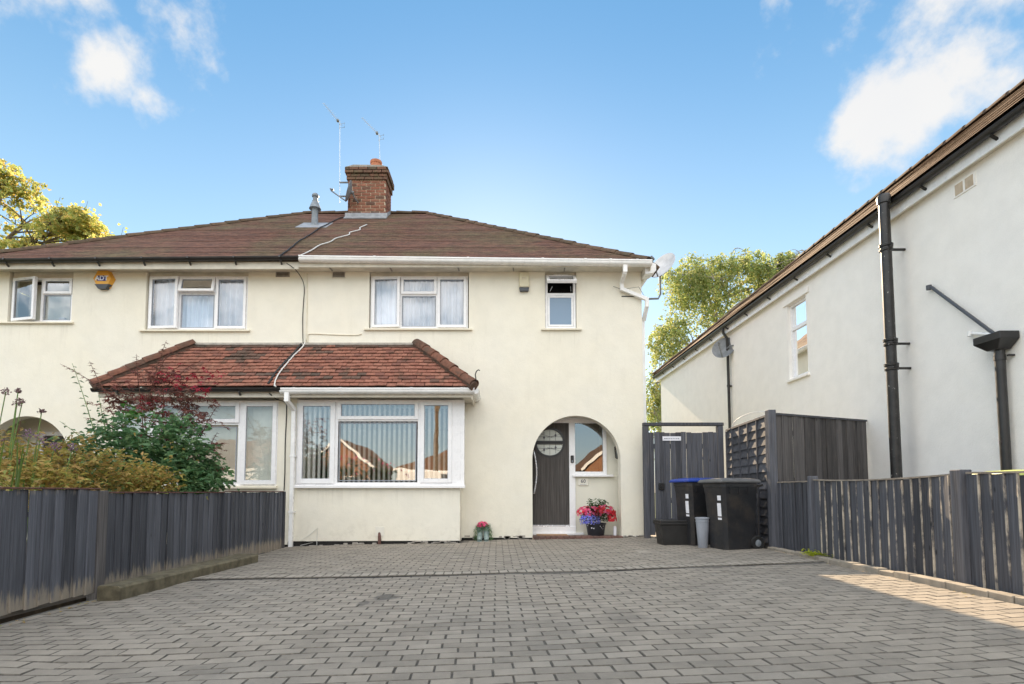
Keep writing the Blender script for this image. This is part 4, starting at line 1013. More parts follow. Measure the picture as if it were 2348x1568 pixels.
# chimney
ch = MB(); CX0, CX1, CY0, CY1, CZ0 = -4.09, -3.06, 14.2, 14.95, 8.2; CP = .0885
ch.box(CX0+.012, CX1-.012, CY0+.012, CY1-.012, CZ0, 9.7); chim = ch.build('chimney', 'mortar', house)
cb = {}
def cbrick(L_, mat):
    k = (round(L_, 3), mat)
    if k not in cb: m = MB(); m.cbox(0, L_, 0, .11, 0, .0715, .004); cb[k] = m.mesh('brick', mat)
    return cb[k]
rg = random.Random(77); BL = .252; J = .016
for c in range(16):
    grow = {12: .035, 13: .035, 14: .075, 15: .075}.get(c, 0); mat = 'brick_chimney' if c < 12 else 'brick_corbel'
    x0, x1, y0, y1 = CX0-grow, CX1+grow, CY0-grow, CY1+grow; z = CZ0+.21+c*CP*.985
    for side in range(4):
        if side == 2 and c > 14: pass
        L_ = (x1-x0) if side % 2 == 0 else (y1-y0-.23); s_ = -(BL/2) if c % 2 else 0.
        while s_ < L_-.02:
            a, e = max(0, s_), min(L_, s_+BL-J); s_ += BL
            if e-a < .05: continue
            o = link('brick', cbrick(e-a, mat), chim)
            j = rg.uniform(-.003, .004)
            if side == 0: o.location = (x0+a, y0-j, z)
            elif side == 1: o.location = (x1+j, y0+.115+a, z); o.rotation_euler = (0,0,math.pi/2)
            elif side == 2: o.location = (x1-a, y1+j, z); o.rotation_euler = (0,0,math.pi)
            else: o.location = (x0-j, y1-.115-a, z); o.rotation_euler = (0,0,-math.pi/2)
b = MB(); zt = CZ0+.21+16*CP*.985; b.prism([(CX0-.06,zt),(CX1+.06,zt),(CX1-.12,zt+.05),(CX0+.15,zt+.06)], 'y', CY0-.05, CY1+.05); b.build('cement_cap', 'concrete', chim)
b = MB(); b.lathe([(.165,0),(.15,.3),(.16,.3),(.168,.34),(.16,.38),(.12,.38),(.12,.0)], (-3.40, 14.5, zt-.02), 18); b.build('chimney_pot', 'terracotta', chim, smooth=40)
b = MB(); b.lathe([(.06,0),(.055,.12),(.065,.14),(.05,.15),(0,.15)], (-3.76, 14.45, zt+.04), 12); b.build('capped_pot', 'plaque', chim, smooth=40)
b = MB(); zf = ROOF_Z+PITCH*(CY0-EAVE_Y)
b.prism([(CY0-.16,zf-.10),(CY0-.02,zf-.0),(CY0-.02,zf+.13),(CY0-.035,zf+.13),(CY0-.045,zf+.02),(CY0-.17,zf-.075)], 'x', CX0-.06, CX1+.06)
b.build('lead_apron', 'lead', chim)
b = MB(); b.prism([(CY0-.02,zf-.05),(CY1,zf+.49),(CY1,zf+.62),(CY0-.02,zf+.12)], 'x', CX1+.004, CX1+.016); b.build('lead_apron', 'lead', chim)

# ------------------------------------------------------------------ left-hand house
left = thing('semi_detached_house', 'cream rendered semi with black gutters behind the planted front garden', 'house')
LX = -10.32
w = MB(); UP_L = (-6.825, -4.845, 4.035, 5.215); FAR_L = (-9.49, -8.25, 4.185, 5.215); BAYHOLE_L = (-6.65, -4.05, .9, 2.62); ARCH_L = (-9.0, .84, 1.53, -.04)
wall_front(w, LX, PARTY-.0005, -.02, 5.215, FY, .22, [UP_L, FAR_L, BAYHOLE_L], ARCH_L)
w.quad((LX,FY,-.1),(LX,19.6,-.1),(LX,19.6,5.215),(LX,FY,5.215)); w.quad((LX,19.6,-.1),(PARTY,19.6,-.1),(PARTY,19.6,5.215),(LX,19.6,5.215))
w.build('wall', 'render_cream', left)
b = MB(); b.box(LX+.2, PARTY-.11, 10.6, 19.5, 2.50, 2.58); b.build('upper_floor', 'interior', left)
b = MB(); b.box(-8.0, PARTY-.11, 13.6, 13.7, 0, 2.5); b.build('room_wall', 'interior', left)
b = MB(); b.quad((-10.0,10.95,-.04),(-7.9,10.95,-.04),(-7.9,10.95,2.45),(-10.0,10.95,2.45)); b.quad((-10.0,FY+.22,2.42),(-7.9,FY+.22,2.42),(-7.9,10.95,2.42),(-10.0,10.95,2.42)); b.quad((-7.95,FY+.22,-.04),(-7.95,10.95,-.04),(-7.95,10.95,2.45),(-7.95,FY+.22,2.45)); b.quad((-10.0,FY+.22,-.04),(-10.0,10.95,-.04),(-10.0,10.95,2.45),(-10.0,FY+.22,2.45)); b.build('porch', 'porch_render', left)
b = MB(); b.frame(-9.35, -8.45, -.02, 2.15, 10.90, 10.94, .08); dr = b.build('door_frame', 'upvc', left)
b = MB(); b.cbox(-9.26, -8.54, 10.915, 10.945, .05, 2.06, .006); b.build('door', 'door_wood', dr)
build_roof(left, -1)
b = MB(); b.box(-10.40, PARTY-.001, 9.925, 10.197, 5.195, 5.212); b.box(-10.40, LX-.003, 10.2, 19.6, 5.195, 5.212); b.build('soffit', 'paint_cream', left)
b = MB(); b.box(-10.40, PARTY-.001, 9.90, 9.922, 5.13, 5.27); b.build('fascia', 'paint_cream', left)
gutter_run('gutter', left, HALF, (-10.42,9.895,5.27), (PARTY+.04,9.895,5.335), 'black_plastic')
for i in range(8):
    x = -10.1+.86*i; z = 5.275+.0075*i
    b = MB(); b.bar((x,9.905,z-.11),(x+.02,9.80,z-.062), .028, .02); b.bar((x+.01,9.76,z-.03),(x+.01,9.77,z+.006), .03, .012); b.build('bracket', 'black_plastic', left)
# bedroom window: centre top light tilted open, left casement ajar
bedroom_window(left, -6.805, -4.865, 4.06, 5.135, -6.195, -5.495, 4.79, 10.255, (5, 13), 2)
# small window at the far left
b = MB(); x0, x1, z0, z1, yf = -9.465, -8.275, 4.215, 5.10, 10.255
b.frame(x0, x1, z0, z1, yf, yf+.065, .04); b.box(-8.905, -8.855, yf, yf+.065, z0+.04, z1-.04); b.box(-8.855, x1-.04, yf, yf+.065, 4.76, 4.81); win = b.build('window', 'upvc', left)
sash(win, x0+.02, -8.90, z0+.02, z1-.02, yf-.012, 'glass_clear', hinge='left', ang=13, vent=True)
sash(win, -8.86, x1-.02, 4.775, z1-.02, yf-.012, 'glass_clear', vent=True)
fixed(win, -8.835, x1-.045, z0+.045, 4.755, yf, 'glass_clear')
curtain(win, x0+.02, x1-.02, z0, z1, yf+.35, mat='blind_pale', name='roller_blind', amp=.003, pitch=.2)
b = MB(); b.cbox(-8.62,-8.50,yf+.09,yf+.15,z0+.04,z0+.13,.01); b.build('cup_on_ledge', 'white_print', win)
b = MB(); b.box(x0-.01, x1+.01, yf+.01, yf+.2, z1, 5.214); b.build('head_infill', 'paint_cream', win)
sill(win, x0-.25, x1+.08, z0-.012, FY-.05, yf+.03)
bay_body(left, -1)
b = MB(); yf = BY-.005; b.frame(-6.85, -3.99, 1.035, 2.585, yf, yf+.075, .055)
for x in (-6.18, -4.665): b.box(x-.04, x+.04, yf, yf+.075, 1.09, 2.53)
b.box(-6.14, -4.705, yf, yf+.075, 2.14, 2.205); win = b.build('window', 'upvc', left)
sash(win, -4.635, -4.005, 1.055, 2.55, yf-.010, 'glass_blind', w=.075); sash(win, -6.84, -6.21, 1.055, 2.55, yf-.010, 'glass_blind', w=.075)
sash(win, -6.155, -4.69, 2.175, 2.55, yf-.010, 'glass_blind', w=.07); fixed(win, -6.11, -4.735, 1.10, 2.10, yf, 'glass_blind')
sill(win, -6.9, -3.97, 1.03, BY-.07, BY+.05, 'sill_cream', .045)
vertical_blind(win, -6.80, -4.02, 1.04, 2.55, BY+.16, .0815, 6, 'blind_pale', 5)
b = MB(); b.box(-6.91, -6.852, yf, yf+.06, 1.03, 2.58); b.box(-6.91,-6.87,yf+.06,FY-.002,1.03,2.58); b.build('corner_post', 'upvc', win)
gutter_run('bay_gutter', left, HALF, (-7.12,9.405,2.735), (PARTY-.04,9.405,2.745), 'black_plastic')
for x in (-6.7,-5.7,-4.55):
    b = MB(); b.bar((x,9.41,2.63),(x+.02,9.31,2.68), .028, .02); b.build('bracket', 'black_plastic', left)
# flue terminal on the left-hand roof
b = MB(); c = (-4.66, 13.29, 7.70)
b.lathe([(.10,-.1),(.092,.05),(.082,.06),(.078,.42),(.082,.43),(.15,.44),(.09,.60),(.072,.62),(.072,.65)], c, 18); b.lathe([(.058,.66),(.058,.76)], c, 12); b.lathe([(0,.755),(.08,.76),(.085,.80),(.06,.84),(0,.845)], c, 18)
b.build('flue_pipe', 'zinc', left, smooth=35)
b = MB(); b.prism([(12.92,7.45),(13.5,7.87),(13.5,7.89),(12.92,7.475)], 'x', -5.02, -4.25); b.build('flue_flashing', 'lead', left)

# ------------------------------------------------------------------ air bricks, alarms, lantern, plaque
for (x, z, h, fr_) in ((-4.175, 5.17, left, False), (-3.085, 5.145, house, True)):
    b = MB(); b.frame(x-.135, x+.135, z-.075, z+.075, FY-.012, FY+.004, .018)
    v = b.build('air_brick', 'paint_cream' if fr_ else 'concrete', h)
    b = MB(); b.box(x-.117, x+.117, FY-.004, FY-.001, z-.057, z+.057); b.build('vent_backing', 'soil', v)
    for i in range(4):
        b = MB(); b.box(x-.117, x+.117, FY-.010, FY-.005, z-.048+.026*i, z-.036+.026*i); b.build('vent_bar', 'concrete', v)
alarm = thing('alarm_box', 'hexagonal yellow and blue burglar alarm box on the left-hand house', 'alarm box')
hx = [(.2,0),(.1,.178),(-.1,.178),(-.2,0),(-.105,-.178),(.105,-.178)]; ax, az = -7.62, 5.04
b = MB(); n0 = [(ax+p, FY-.002, az+q) for p, q in hx]; n1 = [(ax+p*.86-.015, FY-.075, az+q*.86) for p, q in hx]
b.quad(*n1); [b.quad(n0[i], n0[(i+1) % 6], n1[(i+1) % 6], n1[i]) for i in range(6)]; b.build('cover', 'yellow_box', alarm)
b = MB(); t0 = [(-.14,-.115),(.14,-.115),(.07,-.205),(-.07,-.205)]
b.quad(*[(ax-.01+p, FY-.085, az+q) for p, q in t0]); [b.quad(*[(ax-.01+t0[i][0],FY-.085,az+t0[i][1]),(ax-.01+t0[(i+1) % 4][0],FY-.085,az+t0[(i+1) % 4][1]),(ax+t0[(i+1) % 4][0],FY-.002,az+t0[(i+1) % 4][1]),(ax+t0[i][0],FY-.002,az+t0[i][1])]) for i in range(4)]
b.build('strobe', 'dark_slate_plastic', alarm)
b = MB(); b.box(ax-.105, ax+.065, FY-.0785, FY-.0755, az-.052, az+.055); b.build('badge', 'navy', alarm)
text_mesh('lettering', 'ADT', .125, 'white_print', alarm, (ax-.02, FY-.080, az+.0), bold=.003, ext=.0008)
al2 = thing('alarm_box', 'slim cream alarm box with dark base beside the bathroom window', 'alarm box')
b = MB(); b.cbox(.425, .615, FY-.065, FY-.001, 4.875, 5.17, .012); b.build('cover', 'cream_box', al2)
b = MB(); b.prism([(.425,4.865),(.44,4.80),(.60,4.80),(.615,4.865)], 'y', FY-.068, FY-.001); b.build('strobe', 'dark_slate_plastic', al2)
for z in (5.055, 5.03): 
    b = MB(); b.box(.475, .565, FY-.0672, FY-.0652, z, z+.008); b.build('lettering', 'mortar', al2)
lan = thing('wall_lantern', 'black metal wall lantern inside the porch', 'lantern')
b = MB(); b.box(2.47, 2.498, 10.44, 10.50, 1.62, 1.80); b.tube([(2.48,10.47,1.78),(2.42,10.47,1.86),(2.37,10.47,1.84)], .008, 7); b.lathe([(.0,.16),(.05,.12),(.085,.10),(.085,.09)], (2.37,10.47,1.70), 6); b.lathe([(.06,-.12),(.0,-.15)], (2.37,10.47,1.70), 6); b.lathe([(0,-.15),(.06,-.12),(.062,-.11)], (2.37,10.47,1.70), 6)
for i in range(6): a = math.pi*i/3; b.tube([(2.37+.06*math.cos(a),10.47+.06*math.sin(a),1.585),(2.37+.083*math.cos(a),10.47+.083*math.sin(a),1.80)], .006, 5)
b.build('lantern_cage', 'black_iron', lan)
b = MB(); b.lathe([(.052,-.11),(.074,.09)], (2.37,10.47,1.70), 6); b.build('lantern_glass', 'glass', lan)
pl = thing('house_number_sign', 'cream number plaque on the porch wall below the side window', 'sign')
b = MB(); b.cbox(1.60, 1.80, 10.638, 10.657, 1.05, 1.19, .004); b.build('sign_plate', 'plaque', pl)
text_mesh('lettering', '60', .098, 'plaque_ink', pl, (1.70, 10.636, 1.133), bold=.001, ext=.001)
for i in range(6):
    b = MB(); b.box(1.635+.022*i, 1.651+.022*i, 10.6355, 10.6375, 1.070, 1.079); b.build('lettering', 'grey_plastic', pl)
mat_ = thing('doormat', 'brown coir doormat on the brick doorstep', 'doormat')
b = MB(); b.cbox(.76, 1.36, 10.28, 10.60, .083, .099, .004); b.build('mat_pile', 'coir', mat_)

# ------------------------------------------------------------------ satellite dishes and aerials
def dish(label, c, aim, size, mat, back, arm_len=.42, group=None):
    t = thing('satellite_dish', label, 'satellite dish', group); c = Vector(c); aim = Vector(aim).normalized(); sd = aim.cross(Vector((0,0,1))).normalized(); up = sd.cross(aim)
    b = MB(); nr, na = 7, 28
    def pt(r, a, back_=0): return c + sd*(r*size[0]/2*math.cos(a)) + up*(r*size[1]/2*math.sin(a)) + aim*(.075*(r*r-1)-back_)
    for bk in (0, .006):
        st = len(b.v); b.v.append(tuple(pt(0, 0, bk)))
        for i in range(1, nr+1):
            for k in range(na): b.v.append(tuple(pt(i/nr, 2*math.pi*k/na, bk)))
        for k in range(na): b.f.append((st, st+1+k, st+1+(k+1) % na))
        for i in range(nr-1):
            for k in range(na): p = st+1+i*na; b.f.append((p+k, p+(k+1) % na, p+na+(k+1) % na, p+na+k))
    p0 = 1+(nr-1)*na; p1 = p0 + 1+nr*na
    for k in range(na): b.f.append((p0+k, p0+(k+1) % na, p1+(k+1) % na, p1+k))
    b.build('reflector', mat, t, smooth=45)
    b = MB(); lo = c-up*(size[1]/2*.98); tip = c+aim*arm_len-up*(size[1]*.28); b.bar(lo, tip, .02, .025); b.build('feed_arm', 'dish_grey', t)
    b = MB(); b.tube([tip-aim*.0+up*.03, tip-aim*.06+up*.045], .028, 10); b.tube([tip+up*.02, tip+up*.05+aim*.03], .02, 8); b.build('feed_horn', 'dish_grey', t)
    b = MB(); b.tube([c-aim*.08, c-aim*.14], .05, 10); back_pts = [c-aim*.13] + [Vector(p) for p in back]; b.tube(back_pts, .02, 9); b.build('bracket', 'dish_grey', t)
    return t
dish('pale satellite dish on a bent pole at the right corner of the cream house', (3.28,10.42,5.43), (-.66,-.60,.52), (.54,.66), 'dish_white', [(3.24,10.45,5.20),(3.245,10.45,4.85),(3.20,10.45,4.76),(2.88,10.45,4.75)], .34)
dish('grey satellite dish on the neighbouring white wall beside a black downpipe', (5.80,13.55,4.62), (-.62,-.78,.42), (.58,.62), 'dish_grey', [(5.90,13.42,4.62),(5.985,13.36,4.62)], .40)
dish('dark satellite dish seen edge-on on the chimney brickwork', (-4.0,13.92,8.98), (-1,-.25,.28), (.5,.58), 'dish_grey', [(-3.86,14.0,8.85),(-3.8,14.19,8.80)], .42)
def aerial(label, base, top, boom_to, n, el):
    t = thing('tv_aerial', label, 'aerial'); base, top, bt = Vector(base), Vector(top), Vector(boom_to)
    b = MB(); b.tube([base, top+Vector((0,0,.05))], .007, 7); b.build('mast', 'dull_alloy', t)
    b = MB(); st = top+(top-bt)*.14; b.bar(st, bt, .008, .008); b.build('boom', 'dull_alloy', t)
    d = (bt-top).normalized(); s_ = d.cross(Vector((0,0,1))).normalized()
    for i in range(n):
        p = top.lerp(bt, .08+.9*i/(n-1)); L_ = el*(1-.35*i/n); b = MB(); b.tube([p-s_*L_/2, p+s_*L_/2], .0022, 5); b.build('director', 'dull_alloy', t)
    b = MB(); p = st; u = Vector((0,0,1))
    for k in (-1, 1): b.bar(p-s_*.08+u*.02*k, p-s_*.08+u*.08*k, .006, .006); b.bar(p+s_*.08+u*.02*k, p+s_*.08+u*.08*k, .006, .006); b.bar(p-s_*.09+u*.06*k, p+s_*.09+u*.06*k, .006, .005)
    b.build('reflector_grid', 'dish_grey', t)
    b = MB(); q = top+d*.1; b.cbox(q.x-.03,q.x+.03,q.y-.04,q.y+.04,q.z-.03,q.z+.03,.006); b.build('dipole_box', 'dish_grey', t)
    b = MB()
    for z in (9.15, 9.55): b.box(base.x-.02, base.x+.30 if base.x < -4.1 else base.x+.02, base.y-.02, base.y+.02, z, z+.03)
    b.build('lashing', 'zinc', t)
aerial('taller television aerial on a thin mast left of the chimney', (-4.40,14.5,8.95), (-4.44,14.5,11.3), (-4.66,13.75,11.32), 11, .16)
aerial('shorter television aerial on a mast behind the chimney pot', (-3.32,14.96,9.0), (-3.40,14.8,11.15), (-3.70,14.05,11.13), 10, .16)

# ------------------------------------------------------------------ cables
def cable(name, label, pts, r, mat, wob=0., seed=0, n=6):
    """smooth tube through points"""
    P_ = [Vector(p) for p in pts]; out = []; rg = random.Random(seed)
    for i in range(len(P_)-1):
        p0, p1, p2, p3 = P_[max(i-1,0)], P_[i], P_[i+1], P_[min(i+2,len(P_)-1)]
        for k in range(n):
            t = k/n; q = .5*((2*p1)+(p2-p0)*t+(2*p0-5*p1+4*p2-p3)*t*t+(3*p1-p0-3*p2+p3)*t**3)
            out.append(q+Vector((rg.gauss(0,wob),0,rg.gauss(0,wob*.3))))
    out.append(P_[-1]); b = MB(); b.tube(out, r, 6); return tag(b.build(name, mat, smooth=True), label, 'cable')
rf = lambda x, y, h=.035: (x, y, ROOF_Z+PITCH*(y-EAVE_Y)+h)
cable('roof_cable', 'wavy white cable lying loose on the roof below the chimney', [rf(-3.29,13.12), rf(-3.36,12.75), rf(-3.30,12.5), rf(-3.45,12.2), rf(-3.40,11.95), rf(-3.58,11.6), rf(-3.60,11.25), rf(-3.72,10.95), rf(-3.74,10.5), rf(-3.80,10.1)], .012, 'cable_white')
cable('roof_cable', 'dark cable running from the chimney dish down the left roof slope', [(-4.0,14.05,8.85), rf(-4.14,14.3,.06), rf(-4.26,14.0), rf(-4.30,13.2), rf(-4.34,12.7), rf(-4.30,12.0), rf(-4.30,11.3), rf(-4.22,10.6), rf(-4.20,10.0), (-4.19,9.82,5.33)], .013, 'cable_black', .004, 3)
cable('wall_cable', 'black cable hanging down the party line from gutter to bay roof', [(-3.95,9.80,5.20),(-3.83,9.93,5.13),(-3.77,10.12,5.02),(-3.745,10.18,4.86),(-3.755,10.185,4.6),(-3.765,10.185,4.3),(-3.755,10.18,4.0),(-3.74,10.17,3.80),(-3.70,10.14,3.77)], .0075, 'cable_black')
cable('wall_cable', 'cream conduit beside the black cable on the party line', [(-3.70,10.185,5.16),(-3.69,10.19,4.7),(-3.69,10.19,4.2),(-3.685,10.19,3.82)], .012, 'sill_cream')
bf = lambda x, t, h=.055: tuple(Vector((x, BE.y, BE.z)) + BS*(BLEN*t) + BN*h)
cable('bay_cable', 'twisted white cables crossing the bay roof tiles', [bf(-3.70,1.0), bf(-3.72,.85), bf(-3.80,.68), bf(-3.85,.5), bf(-3.90,.32), bf(-3.92,.15), bf(-3.90,.0), bf(-3.86,-.05)], .013, 'cable_white', .003, 5)
cable('bay_cable', 'black lead strip under the white cables on the bay roof', [bf(-3.76,.98,.045), bf(-3.82,.75,.045), bf(-3.92,.5,.045), bf(-3.99,.25,.045), bf(-4.02,.02,.045)], .022, 'cable_black', .003, 6)
cable('pier_cable', 'black cable running down the pier between the two bay windows', [(-4.02,9.36,2.66),(-3.95,9.5,2.58),(-3.86,9.68,2.55),(-3.835,9.69,2.40),(-3.845,9.69,1.8),(-3.84,9.69,1.3),(-3.845,9.69,.95)], .009, 'cable_black')
cable('hose_line', 'cream cable on the wall under the bedroom window', [(-3.66,10.19,3.80),(-3.655,10.19,3.93),(-3.60,10.19,3.97),(-3.2,10.19,3.955),(-2.75,10.19,3.945),(-2.62,10.19,3.97)], .009, 'sill_cream')

# ------------------------------------------------------------------ bins and boxes
def wheelie_bin(label, loc, rz, lid_mat, w=.50, d=.60, h=.93, group=None, label_mat='white_print'):
    """front faces local -X"""
    t = thing('wheelie_bin', label, 'bin', group); t.location = loc; t.rotation_euler = (0,0,rz)
    b = MB(); k = .80; rings = [(k, .0), (k+.01, .03), (1-.05, h-.16), (1-.04, h-.15), (1., h-.06), (1.02, h-.055), (1.02, h)]
    def ring(s, z):
        x0, x1, y = -d/2*s, d/2*(s*.35+.65), w/2*s; c = .045
        return [(x0+c,-y,z),(x1-c,-y,z),(x1,-y+c,z),(x1,y-c,z),(x1-c,y,z),(x0+c,y,z),(x0,y-c,z),(x0,-y+c,z)]
    for s, z in rings: b.v += ring(s, z)
    for i in range(len(rings)-1):
        for j in range(8): j2 = (j+1) % 8; b.f.append((8*i+j, 8*i+j2, 8*i+8+j2, 8*i+8+j))
    b.f += [tuple(range(7,-1,-1)), tuple(8*(len(rings)-1)+j for j in range(8))]
    b.build('body', 'bin_black', t, smooth=30)
    for i in range(4):
        r_ = MB(); x = -d*.32+i*.15; r_.bar((x,-w/2*.985,h-.15),(x,-w/2*1.01,h-.06), .012, .02, up=(0,1,0)); r_.build('rib', 'bin_black', t)
    b = MB(); L_ = [(-d/2-.05,-w/2-.03),(d/2+.03,-w/2-.02),(d/2+.03,w/2+.02),(-d/2-.05,w/2+.03)]
    n = len(b.v); rr = [(1., h+.004), (1., h+.028), (.93, h+.055), (.55, h+.075)]
    for s, z in rr: b.v += [(x*s, y*s, z) for x, y in L_]
    for i in range(3):
        for j in range(4): j2 = (j+1) % 4; b.f.append((4*i+j, 4*i+j2, 4*i+4+j2, 4*i+4+j))
    b.f += [(3,2,1,0), (12,13,14,15)]; bevel(b.build('lid', lid_mat, t), .01)
    b = MB(); b.tube([(d/2+.10,-w/2+.05,h-.03),(d/2+.10,w/2-.05,h-.03)], .016, 10)
    for s in (-1,1): b.bar((d/2-.02,s*(w/2-.06),h-.05),(d/2+.10,s*(w/2-.06),h-.03), .03, .03)
    b.build('handle', 'bin_black', t)
    for s in (-1, 1):
        wh = MB(); wh.lathe([(.05,-.02),(.098,-.024),(.10,-.015),(.10,.015),(.098,.024),(.05,.02)], (0,0,0), 22, 'y'); o = wh.build('wheel', 'bin_tyre', t, smooth=30); o.location = (d/2*.86, s*(w/2-.015), .10)
        hb_ = MB(); hb_.lathe([(0,-.028),(.015,-.028),(.05,-.02),(.055,.018),(0,.024)], (0,0,0), 16, 'y'); q = hb_.build('hub', 'zinc', o)
    b = MB(); b.tube([(d/2*.86,-w/2,.10),(d/2*.86,w/2,.10)], .012, 8); b.build('axle', 'zinc', t)
    for (ya, yb, za, zb) in ((-.05,.03,h-.25,h-.18),(-.04,.045,h-.48,h-.29),(-.04,.045,h-.53,h-.50)):
        s0 = lambda z: -d/2*(k+.01+(.95-k-.01)*(z-.03)/(h-.19))-.002
        p = MB(); p.quad((s0(za),ya-.12,za),(s0(za),yb-.12,za),(s0(zb),yb-.12,zb),(s0(zb),ya-.12,zb)); p.build('printed_label', label_mat, t)
    return t
wheelie_bin('black wheelie bin with a grey lid, nearest in front of the lapped fence', (3.45,7.98,ground_z(3.45)+.004), R(14), 'bin_lid_grey', .50, .60, .965)
wheelie_bin('black wheelie bin with a bright blue lid behind the grey bucket', (3.22,8.64,ground_z(3.2)+.004), R(14), 'bin_lid_blue', .48, .60, .99)
crate = thing('recycling_box', 'low black recycling box on the ground by the gate post', 'box')
b = MB(); g = ground_z(2.8)+.004; rr = [(.235,.165,g),(.24,.17,g+.02),(.275,.20,g+.33),(.295,.215,g+.335),(.295,.215,g+.37),(.265,.19,g+.37),(.225,.155,g+.03)]
for a, c, z in rr: b.v += [(2.86-a,8.70-c,z),(2.86+a,8.70-c,z),(2.86+a,8.70+c,z),(2.86-a,8.70+c,z)]
for i in range(6):
    for j in range(4): j2 = (j+1) % 4; b.f.append((4*i+j,4*i+j2,4*i+4+j2,4*i+4+j))
b.f += [(3,2,1,0),(24,25,26,27)]; bevel(b.build('tub', 'crate_black', crate), .012)
b = MB(); b.cbox(2.57,3.15,8.49,8.91,g+.372,g+.40,.01); b.build('lid', 'crate_black', crate)
buc = thing('bucket', 'tall slim grey plastic bucket between the two wheelie bins', 'bucket')
b = MB(); g = ground_z(3)+.004; b.lathe([(0,g),(.062,g),(.068,g+.01),(.098,g+.44),(.108,g+.445),(.108,g+.462),(.098,g+.465),(.09,g+.44),(.06,g+.03),(0,g+.03)], (3.085,8.12,0), 24); b.build('bucket_body', 'grey_plastic', buc, smooth=35)
b = MB(); b.lathe([(.1,g+.40),(.104,g+.405),(.1,g+.41)], (3.085,8.12,0), 24); b.build('rim_band', 'grey_plastic', buc)
gb = wheelie_bin('black wheelie bin with a pale lime lid just showing over the low fence', (5.05,5.18,.09), R(80), 'bin_lid_lime', .52, .62, .965)
hoop = thing('wire_hoop', 'thin pale wire hoop above the lapped fence', 'wire')
b = MB(); b.tube([(3.98+.30*math.cos(math.pi*i/14)*.55+.06, 8.35-.45*math.cos(math.pi*i/14), 1.99+.18*math.sin(math.pi*i/14)) for i in range(15)], .006, 6); b.build('wire_loop', 'cable_white', hoop)

# ------------------------------------------------------------------ neighbouring house on the right
nb = thing('neighbouring_house', 'tall white rendered side wall of the neighbouring house with black pipes', 'house')
NX, NY0, NY1, NZ = 5.97, -1.5, 19.4, 5.012
WIN_N = (10.18, 10.84, 3.20, 4.74)
w = MB(); ys = [NY0, WIN_N[0], WIN_N[1], NY1]; zs = [-.1, WIN_N[2], WIN_N[3], NZ]
for i in range(3):
    for j in range(3):
        if i == 1 and j == 1: continue
        w.quad((NX,ys[i],zs[j]),(NX,ys[i+1],zs[j]),(NX,ys[i+1],zs[j+1]),(NX,ys[i],zs[j+1]))
y0, y1, z0, z1 = WIN_N
w.quad((NX,y0,z0),(NX+.12,y0,z0),(NX+.12,y0,z1),(NX,y0,z1)); w.quad((NX,y1,z0),(NX+.12,y1,z0),(NX+.12,y1,z1),(NX,y1,z1)); w.quad((NX,y0,z1),(NX+.12,y0,z1),(NX+.12,y1,z1),(NX,y1,z1)); w.quad((NX,y0,z0),(NX+.12,y0,z0),(NX+.12,y1,z0),(NX,y1,z0))
w.quad((NX,NY1,-.1),(13,NY1,-.1),(13,NY1,NZ),(NX,NY1,NZ)); w.quad((NX,NY0,-.1),(13,NY0,-.1),(13,NY0,NZ),(NX,NY0,NZ)); w.quad((13,NY0,-.1),(13,NY1,-.1),(13,NY1,NZ),(13,NY0,NZ))
w.build('wall', 'render_white', nb)
b = MB(); ex, rx, rz = 5.735, 9.2, 8.02; ez = 5.215
roof_slope(b, (ex,NY0-.3,ez), (ex,NY1+.3,ez), (rx,NY0+3,rz), (rx,NY1-3.45,rz), 44)
roof_slope(b, (ex,NY1+.3,ez), (13.1,NY1+.3,ez), (rx,NY1-3.45,rz), (rx+.001,NY1-3.45,rz), 30); roof_slope(b, (13.1,NY0-.3,ez), (13.1,NY1+.3,ez), (rx,NY0+3,rz), (rx,NY1-3.45,rz), 12); roof_slope(b, (ex,NY0-.3,ez), (13.1,NY0-.3,ez), (rx,NY0+3,rz), (rx+.001,NY0+3,rz), 12)
nr = b.build('roof', 'roof_neighbour', nb)
cap_tiles(nr, (rx,NY0+3,rz-.03), (rx,NY1-3.45,rz-.03), .11, .45, 'tile_ridge', 'ridge_tile'); cap_tiles(nr, (ex+.05,NY1+.25,ez+.02), (rx,NY1-3.45,rz-.03), .09, .42, 'tile_ridge', 'hip_tile')
b = MB(); b.box(5.868, 5.893, NY0-.3, NY1+.3, 4.985, 5.20); b.build('fascia', 'upvc_gutter', nb)
b = MB(); b.box(5.893, NX+.02, NY0-.3, NY1+.3, 5.003, 5.02); b.build('soffit', 'paint_cream', nb)
gutter_run('gutter', nb, HALF, (5.866,NY1+.3,5.175), (5.866,NY0-.3,5.175), 'black_plastic')
for i in range(14):
    y = 5.0+1.05*i; b = MB(); b.bar((5.872,y,5.05),(5.79,y,5.10), .03, .02); b.build('bracket', 'black_plastic', nb)
# window
b = MB(); xw = NX+.06
b.box(xw,xw+.06,y0,y0+.05,z0,z1); b.box(xw,xw+.06,y1-.05,y1,z0,z1); b.box(xw,xw+.06,y0+.05,y1-.05,z1-.05,z1); b.box(xw,xw+.06,y0+.05,y1-.05,z0,z0+.06); b.box(xw,xw+.06,y0+.05,y1-.05,4.20,4.27)
win = b.build('window', 'upvc', nb)
for za, zb in ((z0+.06,4.20),(4.27,z1-.05)):
    g = MB(); g.quad((xw+.03,y0+.05,za),(xw+.03,y1-.05,za),(xw+.03,y1-.05,zb),(xw+.03,y0+.05,zb)); g.build('pane', 'glass_clear', win)
b = MB(); b.box(xw+.25,xw+.26,y0-.1,y1+.1,z0-.1,z1+.1); b.build('room_backing', 'interior', win)
b = MB(); b.cbox(NX-.05,NX+.06,y0-.06,y1+.06,z0-.05,z0-.004,.004); b.build('sill', 'render_white', win)
